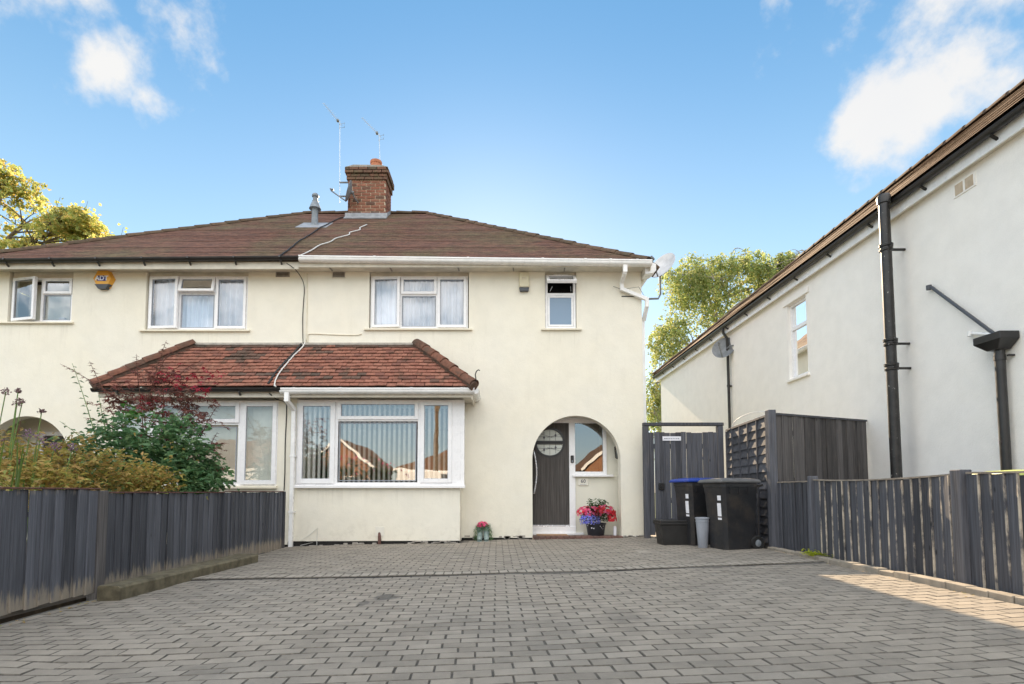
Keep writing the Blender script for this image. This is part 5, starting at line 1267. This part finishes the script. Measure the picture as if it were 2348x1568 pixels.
b = MB(); b.cbox(NX-.03,NX-.001,y0-.12,y1+.12,z1+.01,z1+.12,.006); b.build('drip_mould', 'render_white', win)
# soil pipe with collars
b = MB(); px_, py_ = 5.668, 7.62
b.tube([(px_,py_,.05),(px_,py_,5.22)], .07, 16)
b.lathe([(.07,0),(.088,.01),(.092,.10),(.08,.13),(.07,.14)], (px_,py_,5.13), 16); 
for z in (4.42, 3.02, 2.66): b.lathe([(.07,0),(.086,.008),(.088,.03),(.075,.04),(.075,.06),(.09,.07),(.092,.10),(.07,.11)], (px_,py_,z), 16); b.box(px_+.05,NX+.001,py_+.02,py_+.05,z+.03,z+.06); b.box(px_-.02,px_+.03,py_-.105,py_+.105,z+.025,z+.055)
b.build('soil_pipe', 'black_iron', nb, smooth=35)
# hopper, its downpipe and waste pipes
hp = MB(); hy, hz = 6.20, 2.58; r0 = [(5.80,hy-.07),(5.96,hy-.07),(5.96,hy+.07),(5.80,hy+.07)]; r1 = [(5.735,hy-.175),(5.965,hy-.175),(5.965,hy+.175),(5.735,hy+.175)]
for rr, z in ((r0,hz),(r1,hz+.10),(r1,hz+.185)): hp.v += [(x,y,z) for x, y in rr]
for i in range(2):
    for j in range(4): j2 = (j+1) % 4; hp.f.append((4*i+j,4*i+j2,4*i+4+j2,4*i+4+j))
hp.f += [(3,2,1,0),(8,9,10,11)]; bevel(hp.build('hopper', 'black_plastic', nb), .008)
b = MB(); b.tube([(5.885,hy,.05),(5.885,hy,hz+.02)], .05, 14); b.lathe([(.058,0),(.058,.06)], (5.885,hy,hz-.12), 14); b.box(5.9,NX+.001,hy-.10,hy-.07,hz-.09,hz-.07); b.build('hopper_downpipe', 'black_plastic', nb, smooth=35)
b = MB(); b.tube([(5.97,7.22,3.735),(5.93,7.20,3.73),(5.92,7.15,3.70),(5.91,6.28,2.80),(5.90,6.22,2.74)], .021, 10); b.lathe([(.033,-.03),(.033,.03)], (5.92,7.20,3.72), 12); b.build('waste_pipe', 'dark_slate_plastic', nb, smooth=35)
b = MB(); b.tube([(5.97,6.62,2.905),(5.92,6.60,2.90),(5.90,6.30,2.80)], .018, 10); b.lathe([(.028,-.03),(.028,.03)], (5.92,6.61,2.90), 12); b.build('waste_pipe', 'upvc_gutter', nb, smooth=35)
b = MB(); b.tube([(5.80,13.55,5.12),(5.80,13.55,5.0),(5.89,13.55,4.86),(5.90,13.55,4.66),(5.90,13.55,.05)], .034, 12); 
for z in (2.2, 3.6): b.lathe([(.042,0),(.042,.05)], (5.90,13.55,z), 12); b.box(5.9,NX+.001,13.5,13.6,z,z+.03)
b.build('downpipe', 'black_plastic', nb, smooth=35)
b = MB(); vy, vz = 6.62, 4.83
b.box(NX-.012,NX+.002,vy-.16,vy+.16,vz-.09,vz+.09); v = b.build('air_brick', 'render_white', nb)
for s in (-1,1):
    b = MB(); b.box(NX-.016,NX-.0125,vy+s*.075-.058,vy+s*.075+.058,vz-.07,vz+.07); b.build('vent_grille', 'mortar', v)

# ------------------------------------------------------------------ across the street (mirrored in the windows)
def bungalow(label, x0, x1, y0, y1, eave, ridge, gable):
    t = thing('bungalow', label, 'house'); xm, ym = (x0+x1)/2, (y0+y1)/2
    w = MB(); 
    w.quad((x0,y1,-.1),(x1,y1,-.1),(x1,y1,eave),(x0,y1,eave)); w.quad((x0,y0,-.1),(x0,y1,-.1),(x0,y1,eave),(x0,y0,eave)); w.quad((x1,y0,-.1),(x1,y1,-.1),(x1,y1,eave),(x1,y0,eave)); w.quad((x0,y0,-.1),(x1,y0,-.1),(x1,y0,eave),(x0,y0,eave))
    if gable: w.quad((x0,y1,eave),(x1,y1,eave),(xm,y1,ridge)); w.quad((x0,y0,eave),(x1,y0,eave),(xm,y0,ridge))
    w.build('wall', 'brick_opposite', t)
    b = MB(); o = .35
    if gable:
        for s, xe in ((-1,x0-o),(1,x1+o)): roof_slope(b, (xe,y0-o,eave-.15), (xe,y1+o,eave-.15), (xm,y0-o,ridge+.05), (xm,y1+o,ridge+.05), 20)
    else:
        hh = (y1-y0)/2
        roof_slope(b, (x0-o,y1+o,eave-.1), (x1+o,y1+o,eave-.1), (x0+hh*.8,ym,ridge), (x1-hh*.8,ym,ridge), 20); roof_slope(b, (x0-o,y0-o,eave-.1), (x1+o,y0-o,eave-.1), (x0+hh*.8,ym,ridge), (x1-hh*.8,ym,ridge), 10)
        roof_slope(b, (x0-o,y0-o,eave-.1), (x0-o,y1+o,eave-.1), (x0+hh*.8,ym,ridge), (x0+hh*.8,ym+.001,ridge), 12); roof_slope(b, (x1+o,y0-o,eave-.1), (x1+o,y1+o,eave-.1), (x1-hh*.8,ym,ridge), (x1-hh*.8,ym+.001,ridge), 12)
    b.build('roof', 'roof_opposite', t)
    for i in range(2):
        xc = x0+(x1-x0)*(.28+.44*i); f = MB(); f.frame(xc-.7, xc+.7, .95, 2.15, y1+.002, y1+.05, .07); f.box(xc-.03,xc+.03,y1+.002,y1+.05,1.02,2.08); wn = f.build('window', 'upvc', t)
        g = MB(); g.box(xc-.63, xc+.63, y1+.004, y1+.02, 1.02, 2.08); g.build('pane', 'dark_slate_plastic', wn)
    b = MB(); b.box(x0-o, x1+o, y1+o, y1+o+.03, eave-.25, eave-.08) if not gable else b.bar((x0-o,y1+o+.02,eave-.12),(xm,y1+o+.02,ridge+.08), .03, .2)
    if gable: b.bar((xm,y1+o+.02,ridge+.08),(x1+o,y1+o+.02,eave-.12), .03, .2)
    b.build('barge_board', 'upvc', t)
bungalow('orange brick bungalow with a gable, across the street to the left', -15.2, -10.2, -33, -23.5, 2.9, 5.2, True)
bungalow('brick bungalow with a broad brown hipped roof straight across the street', -8.2, 3.6, -36, -25, 2.8, 5.0, False)
bungalow('brick bungalow with a gabled front, across the street to the right', 7.4, 14.2, -34, -24, 2.9, 5.8, True)
bungalow('brick bungalow with a hipped roof at the far right across the street', 16.5, 28, -36, -25, 2.9, 6.2, False)
bungalow('brick bungalow with a hipped roof at the far left across the street', -30, -16.5, -36, -25, 2.9, 5.8, False)
pole = thing('telegraph_pole', 'tall wooden telegraph pole at the kerb across the street', 'pole')
b = MB(); b.tube([(-3.55,-11.2,-.1),(-3.45,-11.2,8.2)], [.15,.11], 12); b.build('shaft', 'pole_wood', pole)
b = MB(); b.box(-4.0,-2.9,-11.25,-11.15,7.6,7.7); b.build('cross_arm', 'pole_wood', pole)
def van(label, x, y, L_, hgt, rz=0):
    t = thing('parked_van', label, 'van'); t.location = (x, y, -.145); t.rotation_euler = (0,0,rz)
    b = MB(); b.prism([(-L_/2,.35),(L_/2,.35),(L_/2,.85),(L_/2-.25,1.1),(L_/2-1.0,1.2),(L_/2-1.6,hgt-.06),(L_/2-1.9,hgt),(-L_/2+.08,hgt),(-L_/2,hgt-.1)], 'y', -.9, .9); bevel(b.build('body', 'van_white', t), .06, 3)
    for s in (-.905,.905):
        g = MB(); g.prism([(L_/2-1.15,1.2),(L_/2-1.7,hgt-.18),(L_/2-2.3,hgt-.18),(L_/2-2.3,1.2)], 'y', s-.006, s+.006); g.build('side_window', 'dark_slate_plastic', t)
    for xx in (-L_/2+.9, L_/2-.95):
        for s in (-.82,.82):
            wv = MB(); wv.lathe([(0,-.1),(.30,-.1),(.32,-.08),(.32,.08),(.30,.1),(0,.1)], (xx,s,.32), 20, 'y'); o = wv.build('wheel', 'tyre', t)
            hv = MB(); hv.lathe([(0,-.108),(.18,-.108),(.2,-.1),(.2,.1),(.18,.108),(0,.108)], (xx,s,.32), 16, 'y'); hv.build('rim', 'aluminium', o)
van('white van parked at the far kerb opposite the driveway', -2.9, -9.2, 4.6, 2.15)
van('white van parked at the far kerb further left', -12.5, -9.2, 4.8, 2.1)
van('low white van parked at the far kerb towards the right', 5.4, -9.2, 4.2, 1.75)

# ------------------------------------------------------------------ plants
def leaf(mb, p, d, up, L_, W, fold=.25, droop=.15):
    """folded pointed leaf from p along d"""
    d = d.normalized(); s = d.cross(up); s = s.normalized() if s.length > 1e-5 else d.orthogonal().normalized(); n = s.cross(d); k = len(mb.v)
    m = p + d*(L_*.48) - n*(L_*droop*.3)
    for q in (p, m+s*(W/2)+n*(W*fold), p+d*L_-n*(L_*droop), m-s*(W/2)+n*(W*fold)): mb.v.append((q.x, q.y, q.z))
    mb.f += [(k, k+1, k+2), (k, k+2, k+3)]
def star_leaf(mb, p, d, up, L_, lobes=5):
    d = d.normalized(); s = d.cross(up); s = s.normalized() if s.length > 1e-5 else d.orthogonal().normalized(); n = s.cross(d); k = len(mb.v); mb.v.append(tuple(p)); pts = []
    for i in range(lobes):
        a = R(-100+200*i/(lobes-1)); l = L_*(1-.42*abs(i-(lobes-1)/2)/((lobes-1)/2))
        pts.append(p+(d*math.cos(a)+s*math.sin(a))*l-n*(.25*l))
        if i < lobes-1: a2 = a+R(100/(lobes-1)); pts.append(p+(d*math.cos(a2)+s*math.sin(a2))*(L_*.27))
    mb.v += [tuple(q) for q in pts]
    for i in range(len(pts)-1): mb.f.append((k, k+1+i, k+2+i))
def rdir(rg, zlo=-1, zhi=1):
    z = rg.uniform(zlo, zhi); a = rg.uniform(0, 2*math.pi); r = math.sqrt(max(0, 1-z*z)); return Vector((r*math.cos(a), r*math.sin(a), z))
def finish_leaves(mb, name, mat, parent):
    me = bpy.data.meshes.new(name); me.from_pydata(mb.v, [], mb.f); me.update(); me.materials.append(M[mat]); return tag(link(name, me, parent), kind='stuff')
def bez(p, c, q, n=7): return [p*(1-t)**2 + c*2*t*(1-t) + q*t*t for t in [i/n for i in range(n+1)]]

def big_tree(name, label, base, lobes, n_twig, leaves_per, L_, W, mat, bark, rg, droop, trunk_top, r0, gap=-.06):
    """trunk, limbs to clumps spread through overlapping crown lobes, twigs with leaves"""
    t = thing(name, label, 'tree'); base = Vector(base); top = Vector(trunk_top)
    tr = MB(); mid = base.lerp(top, .5)+Vector((rg.uniform(-.3,.3),rg.uniform(-.3,.3),0)); pts = bez(base, mid, top, 10); tr.tube(pts, [r0*(1-.8*i/10) for i in range(11)], 10)
    tr.build('trunk', bark, t, smooth=True)
    tips = []
    while len(tips) < n_twig:
        c, r = rg.choice(lobes); c = Vector(c); r = Vector(r); v = rdir(rg)*(rg.random()**.42); p = c+Vector((v.x*r.x, v.y*r.y, v.z*r.z))
        if noise.noise(p*.55) + .45*noise.noise(p*1.4) < gap: continue
        tips.append(p)
    br = MB(); limbs = []
    for c, r in lobes:
        c = Vector(c); h = max(.25, min(.95, (c.z-base.z-1.)/(top.z-base.z))); st = pts[min(10, int(h*10))]; ctl = st.lerp(c, .5)+Vector((0,0,.7)); path = bez(st, ctl, c, 8); br.tube(path, [r0*.42*(1-.75*i/8) for i in range(9)], 7); limbs.append(path)
        for k in range(7):
            q = c+Vector((rg.uniform(-1,1)*r[0], rg.uniform(-1,1)*r[1], rg.uniform(-.5,1)*r[2]))*.85; s = path[rg.randint(4,8)]; pp = bez(s, s.lerp(q,.5)+Vector((0,0,.3)), q, 6); br.tube(pp, [r0*.15*(1-.85*i/6) for i in range(7)], 5); limbs.append(pp)
    allp = [p for l in limbs for p in l]
    lv = MB()
    for i, p in enumerate(tips):
        if i % 4 == 0:
            near_ = min(rg.sample(allp, min(len(allp), 60)), key=lambda q: (q-p).length); br.tube(bez(near_, near_.lerp(p,.5)+Vector((0,0,.25)), p, 4), [.022,.018,.014,.01,.006], 4, False)
        d = rdir(rg, -.2, .5); end = p + d*(.35+.3*rg.random()) + Vector((0,0,-droop*rg.uniform(.5,1.3))); path = bez(p, p+d*.4, end, 6)
        for k in range(leaves_per):
            u = rg.random(); q = path[int(u*6)].lerp(path[min(6, int(u*6)+1)], rg.random()) + Vector((rg.gauss(0,.05),rg.gauss(0,.05),rg.gauss(0,.05)))
            ld = rdir(rg, -1., -.1 if droop > .5 else .6); sc = rg.uniform(.65, 1.25); leaf(lv, q, ld, rdir(rg), L_*sc, W*sc)
    br.build('branches', bark, t)
    finish_leaves(lv, 'crown', mat, t)
    return t
rg = random.Random(101)
big_tree('birch_tree', 'drooping yellow-green birch tree behind the gap between the houses', (11.2,27.5,-.1),
         [((10.2,26.5,11.6),(2.0,1.8,1.4)), ((8.9,26.2,8.4),(1.6,1.6,1.7)), ((11.6,27,8.7),(2.2,2,2.0)), ((8.6,26.4,6.0),(1.5,1.6,1.6)), ((12.6,27.4,12.3),(1.7,1.6,1.2)), ((14.4,27.6,11.6),(1.9,1.7,1.4)), ((10.6,27.5,6.2),(2.0,2,1.6)), ((7.9,26.3,4.3),(.9,1.2,1.2)), ((14.2,28,8.3),(2,2,1.8)), ((15.7,28,13.0),(1.0,1.0,.8)), ((17.2,28,12.4),(1.3,1.2,1.0)), ((16.2,28,9.8),(1.5,1.6,1.6))],
         2300, 26, .16, .075, 'leaf_birch', 'bark_pale', rg, 1.35, (11.4,27.4,12.0), .22, .02)
big_tree('maple_tree', 'autumn-tinged maple tree rising behind the left-hand roof', (-24.5,25,-.1),
         [((-24.8,25,14.6),(2.2,2,1.7)), ((-22.6,25,13.8),(1.9,1.8,1.5)), ((-20.9,25,12.9),(1.7,1.6,1.3)), ((-26.8,25,13.6),(2.2,2,2.)), ((-19.4,25,12.2),(1.2,1.2,1.0)), ((-23.4,25,12.0),(2.2,2,1.6)), ((-26,25,10.8),(2.4,2,2)), ((-21,25,10.9),(2.2,2,1.6)), ((-25.6,25,17.1),(.9,.9,.8)), ((-17.9,25,12.2),(.9,.9,.8)), ((-18.9,25,11.0),(1.9,1.5,1.3)), ((-23.8,25,15.6),(1.6,1.5,1.1)), ((-20.3,25,13.6),(1.3,1.2,.9)), ((-17.2,25,11.6),(1.2,1,.9))],
         1500, 20, .165, .125, 'leaf_maple_tree', 'bark', rg, .25, (-24.2,25,14.5), .30, .06)
# a few bare leaders standing clear of the crown
t = [o for o in bpy.data.objects if o.name == 'maple_tree'][0]; lv = MB(); tw = MB()
for (x, z, h) in ((-20.2,12.6,2.3),(-18.3,11.6,2.0),(-16.6,11.3,1.9),(-21.5,13.5,1.6),(-14.9,11.5,1.0)):
    p = Vector((x, 25, z)); q = p+Vector((rg.uniform(-.2,.5), 0, h)); tw.tube(bez(p-Vector((.5,0,1.4)), p, q, 6), [.035,.03,.026,.022,.017,.012,.006], 5)
    for k in range(16): u = rg.random(); a = p.lerp(q, u)+Vector((rg.gauss(0,.22),rg.gauss(0,.2),rg.gauss(0,.15))); leaf(lv, a, rdir(rg), rdir(rg), .18, .14)
tw.build('leader_twigs', 'bark', t); finish_leaves(lv, 'leader_leaves', 'leaf_maple_tree', t)

def shrub(name, label, base, lobes, n, L_, W, mat, stem_mat, rg, star=False, spikes=(), stems=9, lift=(-.3,.7), extra=None):
    t = thing(name, label, 'shrub'); base = Vector(base); lv = MB(); st = MB()
    for k in range(stems):
        c, r = lobes[k % len(lobes)]; q = Vector(c)+Vector((rg.uniform(-.5,.5)*r[0],rg.uniform(-.5,.5)*r[1],rg.uniform(-.2,.5)*r[2])); st.tube(bez(base+Vector((rg.uniform(-.12,.12),rg.uniform(-.12,.12),0)), base.lerp(q,.5)+Vector((0,0,.25)), q, 6), [.016,.014,.012,.01,.008,.006,.004], 5)
    made = 0
    while made < n:
        c, r = rg.choice(lobes); v = rdir(rg)*(rg.random()**.35); p = Vector(c)+Vector((v.x*r[0],v.y*r[1],v.z*r[2]))
        if p.x > -3.80 and p.z < 1.0 and p.y < 9.4 and p.x < -3.0: continue
        if noise.noise(p*3.1) < -.12: continue
        # short twig of leaves
        d = rdir(rg, *lift)
        for k in range(6):
            q = p+d*(.035*k)+Vector((rg.gauss(0,.012),rg.gauss(0,.012),rg.gauss(0,.012))); ld = (d*.4+rdir(rg,-.7,.5)).normalized(); sc = rg.uniform(.6,1.25)
            (star_leaf(lv, q, ld, Vector((0,0,1))+rdir(rg)*.5, L_*sc) if star else leaf(lv, q, ld, Vector((0,0,1))+rdir(rg)*.7, L_*sc, W*sc)); made += 1
    for (p, q, m) in spikes:
        p, q = Vector(p), Vector(q); ctl = p.lerp(q,.5)+Vector((rg.uniform(-.06,.06),0,.05)); path = bez(p, ctl, q, 10); st.tube(path, [.007-.0005*i for i in range(11)], 5)
        for k in range(m):
            u = k/m*.98+.02; a = path[int(u*10)].lerp(path[min(10,int(u*10)+1)], u*10-int(u*10)); side = 1 if k % 2 else -1; ld = (Vector((side*1.,rg.uniform(-.8,.8),rg.uniform(-.35,.35)))).normalized(); sc = rg.uniform(.8,1.15)*(1.1-.4*u)
            (star_leaf(lv, a, ld, Vector((0,0,1)), L_*sc) if star else leaf(lv, a, ld, Vector((0,0,1)), L_*sc, W*sc))
    st.build('stems', stem_mat, t); finish_leaves(lv, 'foliage', mat, t)
    if extra: extra(t)
    return t
rg = random.Random(55)
def acer_red(t):
    lv = MB(); r2 = random.Random(6)
    for c, n in (((-4.35,7.3,2.42),26),((-4.05,7.3,2.5),22),((-4.65,7.2,2.05),16),((-3.98,7.25,2.3),16),((-4.5,7.3,2.5),14)):
        for k in range(n): star_leaf(lv, Vector(c)+Vector((r2.gauss(0,.11),r2.gauss(0,.1),r2.gauss(0,.06))), rdir(r2,-.6,.2), Vector((0,0,1))+rdir(r2)*.4, .085)
    finish_leaves(lv, 'bright_foliage', 'leaf_acer_red', t)
shrub('japanese_maple', 'dark red Japanese maple reaching up in front of the left bay roof', (-4.75,7.5,-.06),
      [((-4.9,7.45,2.38),(.5,.4,.25)), ((-4.4,7.4,2.18),(.5,.4,.22)), ((-4.75,7.5,1.95),(.5,.4,.22)), ((-4.15,7.4,1.88),(.34,.35,.22)), ((-4.05,7.45,1.45),(.22,.3,.32)), ((-5.25,7.5,2.15),(.3,.35,.2)), ((-4.9,7.4,1.7),(.4,.4,.2)), ((-4.6,7.45,2.5),(.25,.3,.12))],
      1350, .085, .03, 'leaf_acer', 'stem_red', rg, True,
      [((-4.9,7.5,2.3),(-4.70,7.5,3.07),22), ((-5.2,7.5,2.2),(-5.55,7.5,2.62),16), ((-5.3,7.45,2.2),(-6.15,7.45,2.72),24), ((-4.1,7.4,1.7),(-3.86,7.4,2.15),18), ((-4.05,7.4,1.4),(-3.88,7.4,1.75),14), ((-4.6,7.4,2.4),(-4.25,7.4,2.72),14), ((-5.0,7.4,2.4),(-5.05,7.4,2.85),14), ((-4.75,7.4,2.5),(-4.55,7.4,2.9),14), ((-5.4,7.4,2.2),(-5.7,7.4,2.75),14), ((-5.3,7.4,1.8),(-5.75,7.4,1.95),12)], 10, (-.35,.35), acer_red)
def pale_buds(t):
    lv = MB(); r2 = random.Random(9)
    for k in range(45):
        p = Vector((r2.gauss(-4.45,.32), r2.gauss(6.75,.2), r2.gauss(1.35,.22)))
        for j in range(3): leaf(lv, p, rdir(r2), rdir(r2), .03, .025)
    finish_leaves(lv, 'pale_buds', 'leaf_gold', t)
    lv = MB()
    for k in range(40): leaf(lv, Vector((r2.gauss(-4.75,.06), r2.gauss(6.9,.06), r2.gauss(1.92,.07))), rdir(r2,-.4,.4), Vector((0,0,1))+rdir(r2)*.5, .085, .06)
    finish_leaves(lv, 'young_leaves', 'leaf_fresh', t)
shrub('green_shrub', 'bushy green rose shrub with a tall shoot behind the left fence', (-4.6,7.0,-.06),
      [((-4.75,7.0,1.52),(.62,.5,.45)), ((-4.25,7.05,1.42),(.42,.45,.50)), ((-5.15,7.0,1.35),(.45,.45,.4)), ((-4.5,6.9,1.05),(.75,.45,.35)), ((-4.05,7.3,1.05),(.25,.5,.3)), ((-5.3,7.1,1.0),(.5,.45,.4))],
      7500, .085, .056, 'leaf_shrub', 'stem_green', rg, False,
      [((-5.25,7.0,1.6),(-5.62,7.0,2.62),20), ((-5.1,7.0,1.6),(-5.25,7.0,2.2),12), ((-4.6,7.0,1.7),(-4.5,7.0,2.05),8), ((-4.0,7.5,1.1),(-3.86,7.9,1.02),9), ((-5.3,7.0,1.5),(-5.75,7.0,1.85),8)], 10, (-.3,.8), pale_buds)
shrub('golden_shrub', 'low golden bronze shrub just behind the left fence top', (-4.5,5.8,-.06),
      [((-4.30,5.95,1.05),(.42,.4,.30)), ((-4.65,5.7,1.14),(.5,.4,.34)), ((-4.95,5.5,1.22),(.42,.35,.34)), ((-4.15,6.35,.98),(.28,.35,.26)), ((-4.6,5.4,.98),(.5,.4,.27)), ((-4.3,5.0,.95),(.35,.35,.25))],
      6000, .072, .034, 'leaf_gold', 'stem_red', rg, False, [((-5.1,5.6,1.3),(-5.0,5.6,1.68),10), ((-4.7,5.7,1.3),(-4.6,5.7,1.52),8)], 8, (-.1,.9))
sw = thing('sword_leaf_plant', 'clump of upright sword-shaped leaves at the left edge behind the fence', 'plant')
b = MB()
for i in range(9):
    x = -4.02+.03*rg.uniform(-3,3); y = 4.42+rg.uniform(-.12,.12); h = rg.uniform(.95,1.42); lean = rg.uniform(-.12,.16); k = len(b.v)
    for j in range(7):
        u = j/6; w_ = .027*(1-u**2.2)+.001; c = Vector((x+lean*u*u, y+.04*u, -.05+h*u)); b.v += [(c.x-w_, c.y, c.z), (c.x, c.y-.008, c.z), (c.x+w_, c.y, c.z)]
    for j in range(6):
        for s in (0,1): a = k+3*j+s; b.f.append((a, a+1, a+4, a+3))
finish_leaves(b, 'blades', 'leaf_blade', sw)
vb = thing('verbena_plant', 'tall thin stems with dark seed heads in front of the left porch', 'plant')
st = MB(); hd = MB(); hp_ = MB()
for (x, z, r, m) in ((-4.72,1.88,.04,0),(-4.66,1.90,.03,0),(-4.56,1.76,.05,0),(-4.62,1.80,.035,0),(-4.42,1.70,.03,0),(-4.80,1.63,.04,0),(-4.50,1.48,.06,1),(-4.36,1.42,.075,1),(-4.30,1.36,.06,1),(-4.12,1.35,.05,1),(-4.62,1.2,.045,0),(-4.75,1.40,.05,0)):
    p = Vector((x-.15+rg.uniform(-.1,.1), 5.15, -.05)); q = Vector((x, 5.1+rg.uniform(-.1,.1), z)); st.tube(bez(p, p.lerp(q,.6)+Vector((-.05,0,0)), q, 7), .0045, 5)
    for k in range(46): leaf(hp_ if m else hd, q+rdir(rg)*r*.8*rg.random()**.4, rdir(rg,-.3,1), rdir(rg), .022, .016)
st.build('stems', 'stem_green', vb); finish_leaves(hd, 'seed_heads', 'seed_head', vb); finish_leaves(hp_, 'flower_heads', 'petal_mauve', vb)

def posy(t, c, r, n, mats, rg, size=.04, name='flowers'):
    """five-petalled flowers over a dome"""
    lvs = {m: MB() for m in mats}
    for i in range(n):
        m = rg.choice(mats); v = rdir(rg, -.35, 1); p = Vector(c)+Vector((v.x*r[0],v.y*r[1],v.z*r[2]))*rg.uniform(.82,1.05); u = v.orthogonal().normalized(); w_ = v.cross(u)
        for k in range(5): a = 2*math.pi*k/5; leaf(lvs[m], p, (u*math.cos(a)+w_*math.sin(a))*.95+v*.3, v, size, size*.8, .1, .2)
    for m, b in lvs.items(): finish_leaves(b, name, m, t)
fp = thing('flower_pot', 'round black pot of red, pink and blue flowers in the porch', 'flower pot')
c = (1.88,10.32); b = MB(); b.lathe([(0,.085),(.14,.085),(.155,.11),(.185,.30),(.20,.31),(.20,.33),(.175,.33),(.16,.25),(0,.25)], (*c,0), 24); b.build('pot', 'pot_black', fp, smooth=35)
lv = MB(); r2 = random.Random(12)
for k in range(750):
    v = rdir(r2,-.55,1)*(r2.random()**.4); leaf(lv, Vector((c[0],c[1],.46))+Vector((v.x*.30,v.y*.22,v.z*.22)), rdir(r2,-.4,.8), Vector((0,0,1)), .05, .034)
finish_leaves(lv, 'foliage', 'leaf_hedge', fp)
lv = MB()
for cc in ((1.80,10.33,.70),(1.93,10.33,.70),(2.05,10.33,.68),(1.99,10.3,.64)):
    for k in range(60): v = rdir(r2)*(r2.random()**.4); leaf(lv, Vector(cc)+Vector((v.x*.075,v.y*.07,v.z*.10)), rdir(r2,-.3,.8), Vector((0,0,1)), .05, .036)
finish_leaves(lv, 'upright_foliage', 'leaf_fresh', fp)
posy(fp, (1.74,10.26,.53), (.23,.14,.13), 95, ['petal_red','petal_pink','petal_pink'], r2, .036)
posy(fp, (2.05,10.26,.54), (.20,.14,.13), 78, ['petal_red','petal_pink','petal_red'], r2, .036)
posy(fp, (2.17,10.24,.43), (.09,.09,.14), 40, ['petal_red'], r2, .034)
posy(fp, (1.75,10.17,.37), (.20,.08,.15), 190, ['petal_blue'], r2, .02, 'trailing_flowers')
posy(fp, (1.80,10.18,.26), (.20,.06,.09), 22, ['petal_white'], r2, .016, 'trailing_flowers')
b = MB(); b.lathe([(0,.085),(.03,.085),(.035,.24),(.022,.27),(0,.27)], (2.25,10.34,0), 12); b.build('white_bottle', 'white_print', fp, smooth=40)
bt = thing('boot_planter', 'pale green boot-shaped planter of pink flowers by the front wall', 'planter')
for s in (-1, 1):
    b = MB(); x = -.265+s*.062; g = ground_z(-.27)+.004
    path = [(x,9.86,g+.03),(x,9.88,g+.042),(x,9.94,g+.055),(x,10.0,g+.075),(x,10.035,g+.12),(x,10.04,g+.20),(x,10.04,g+.26)]; b.tube(path, [.028,.042,.048,.05,.055,.058,.062], 14); b.box(x-.045,x+.045,9.835,10.085,g,g+.018)
    b.build('boot', 'boot_green', bt, smooth=50)
lv = MB(); 
for k in range(420):
    v = rdir(r2,-.7,1)*(r2.random()**.4); leaf(lv, Vector((-.265,10.02,.265))+Vector((v.x*.15,v.y*.10,v.z*.10)), rdir(r2,-.9,.5), Vector((0,0,1)), .045, .016)
for s in (-1,1):
    for k in range(90): leaf(lv, Vector((-.265+s*.14+r2.gauss(0,.015),10.0,r2.uniform(.05,.24))), rdir(r2,-1,0), Vector((0,0,1)), .04, .012)
finish_leaves(lv, 'foliage', 'leaf_shrub', bt)
posy(bt, (-.28,10.0,.31), (.10,.08,.06), 26, ['petal_pink'], r2, .034)
wd = thing('weed_clump', 'bright yellow-green weed growing over the kerb by the low fence', 'weed'); lv = MB()
for k in range(170): v = rdir(r2,0,1); leaf(lv, Vector((3.93+r2.gauss(0,.05),6.72+r2.gauss(0,.10),.135+abs(r2.gauss(0,.02)))), rdir(r2,-.1,.7), Vector((0,0,1)), .045, .022)
finish_leaves(lv, 'foliage', 'leaf_weed', wd)
# dry leaves and grit blown against the fence and kerb
lv = MB()
for k in range(46):
    y = r2.uniform(3.6,5.3) if k % 3 else r2.uniform(2.6,9); x = -3.66+abs(r2.gauss(0,.05)); leaf(lv, Vector((x,y,surf(x,y)+.008)), rdir(r2,-.05,.25), Vector((0,0,1)), r2.uniform(.02,.045), .018)
for k in range(22): y = r2.uniform(2.6,7.5); x = 3.84-abs(r2.gauss(0,.05)); leaf(lv, Vector((x,y,surf(x,y)+.008)), rdir(r2,-.05,.2), Vector((0,0,1)), r2.uniform(.015,.03), .012)
o = finish_leaves(lv, 'fallen_leaves', 'leaf_gold', None); o['label'] = 'dry fallen leaves along the edges of the driveway'
# hedge behind the camera, seen in the windows
hg = thing('garden_hedge', 'tall loose flowering hedge at the street end of the left garden', 'hedge'); lv = MB()
for k in range(5200):
    v = rdir(r2)*(r2.random()**.3); p = Vector((-5.7,-1.6,1.0))+Vector((v.x*2.4,v.y*.7,v.z*(1.25+.3*math.sin(v.x*7))))
    if noise.noise(p*1.2) > -.2: leaf(lv, p, rdir(r2,-.3,.8), rdir(r2), .11, .07)
finish_leaves(lv, 'foliage', 'leaf_hedge', hg)
lv = MB()
for k in range(110):
    v = rdir(r2,-.2,1); leaf(lv, Vector((-5.7,-1.6,1.0))+Vector((v.x*2.4,v.y*.75,v.z*1.3)), rdir(r2,-.3,.8), rdir(r2), .10, .08)
finish_leaves(lv, 'blossom', 'petal_pink', hg)
b = MB()
for k in range(8): x = -7.7+.55*k; b.tube([(x,-1.6,-.1),(x+.1,-1.6,.6),(x-.05,-1.55,1.3)], [.03,.02,.012], 6)
b.build('stems', 'bark', hg)
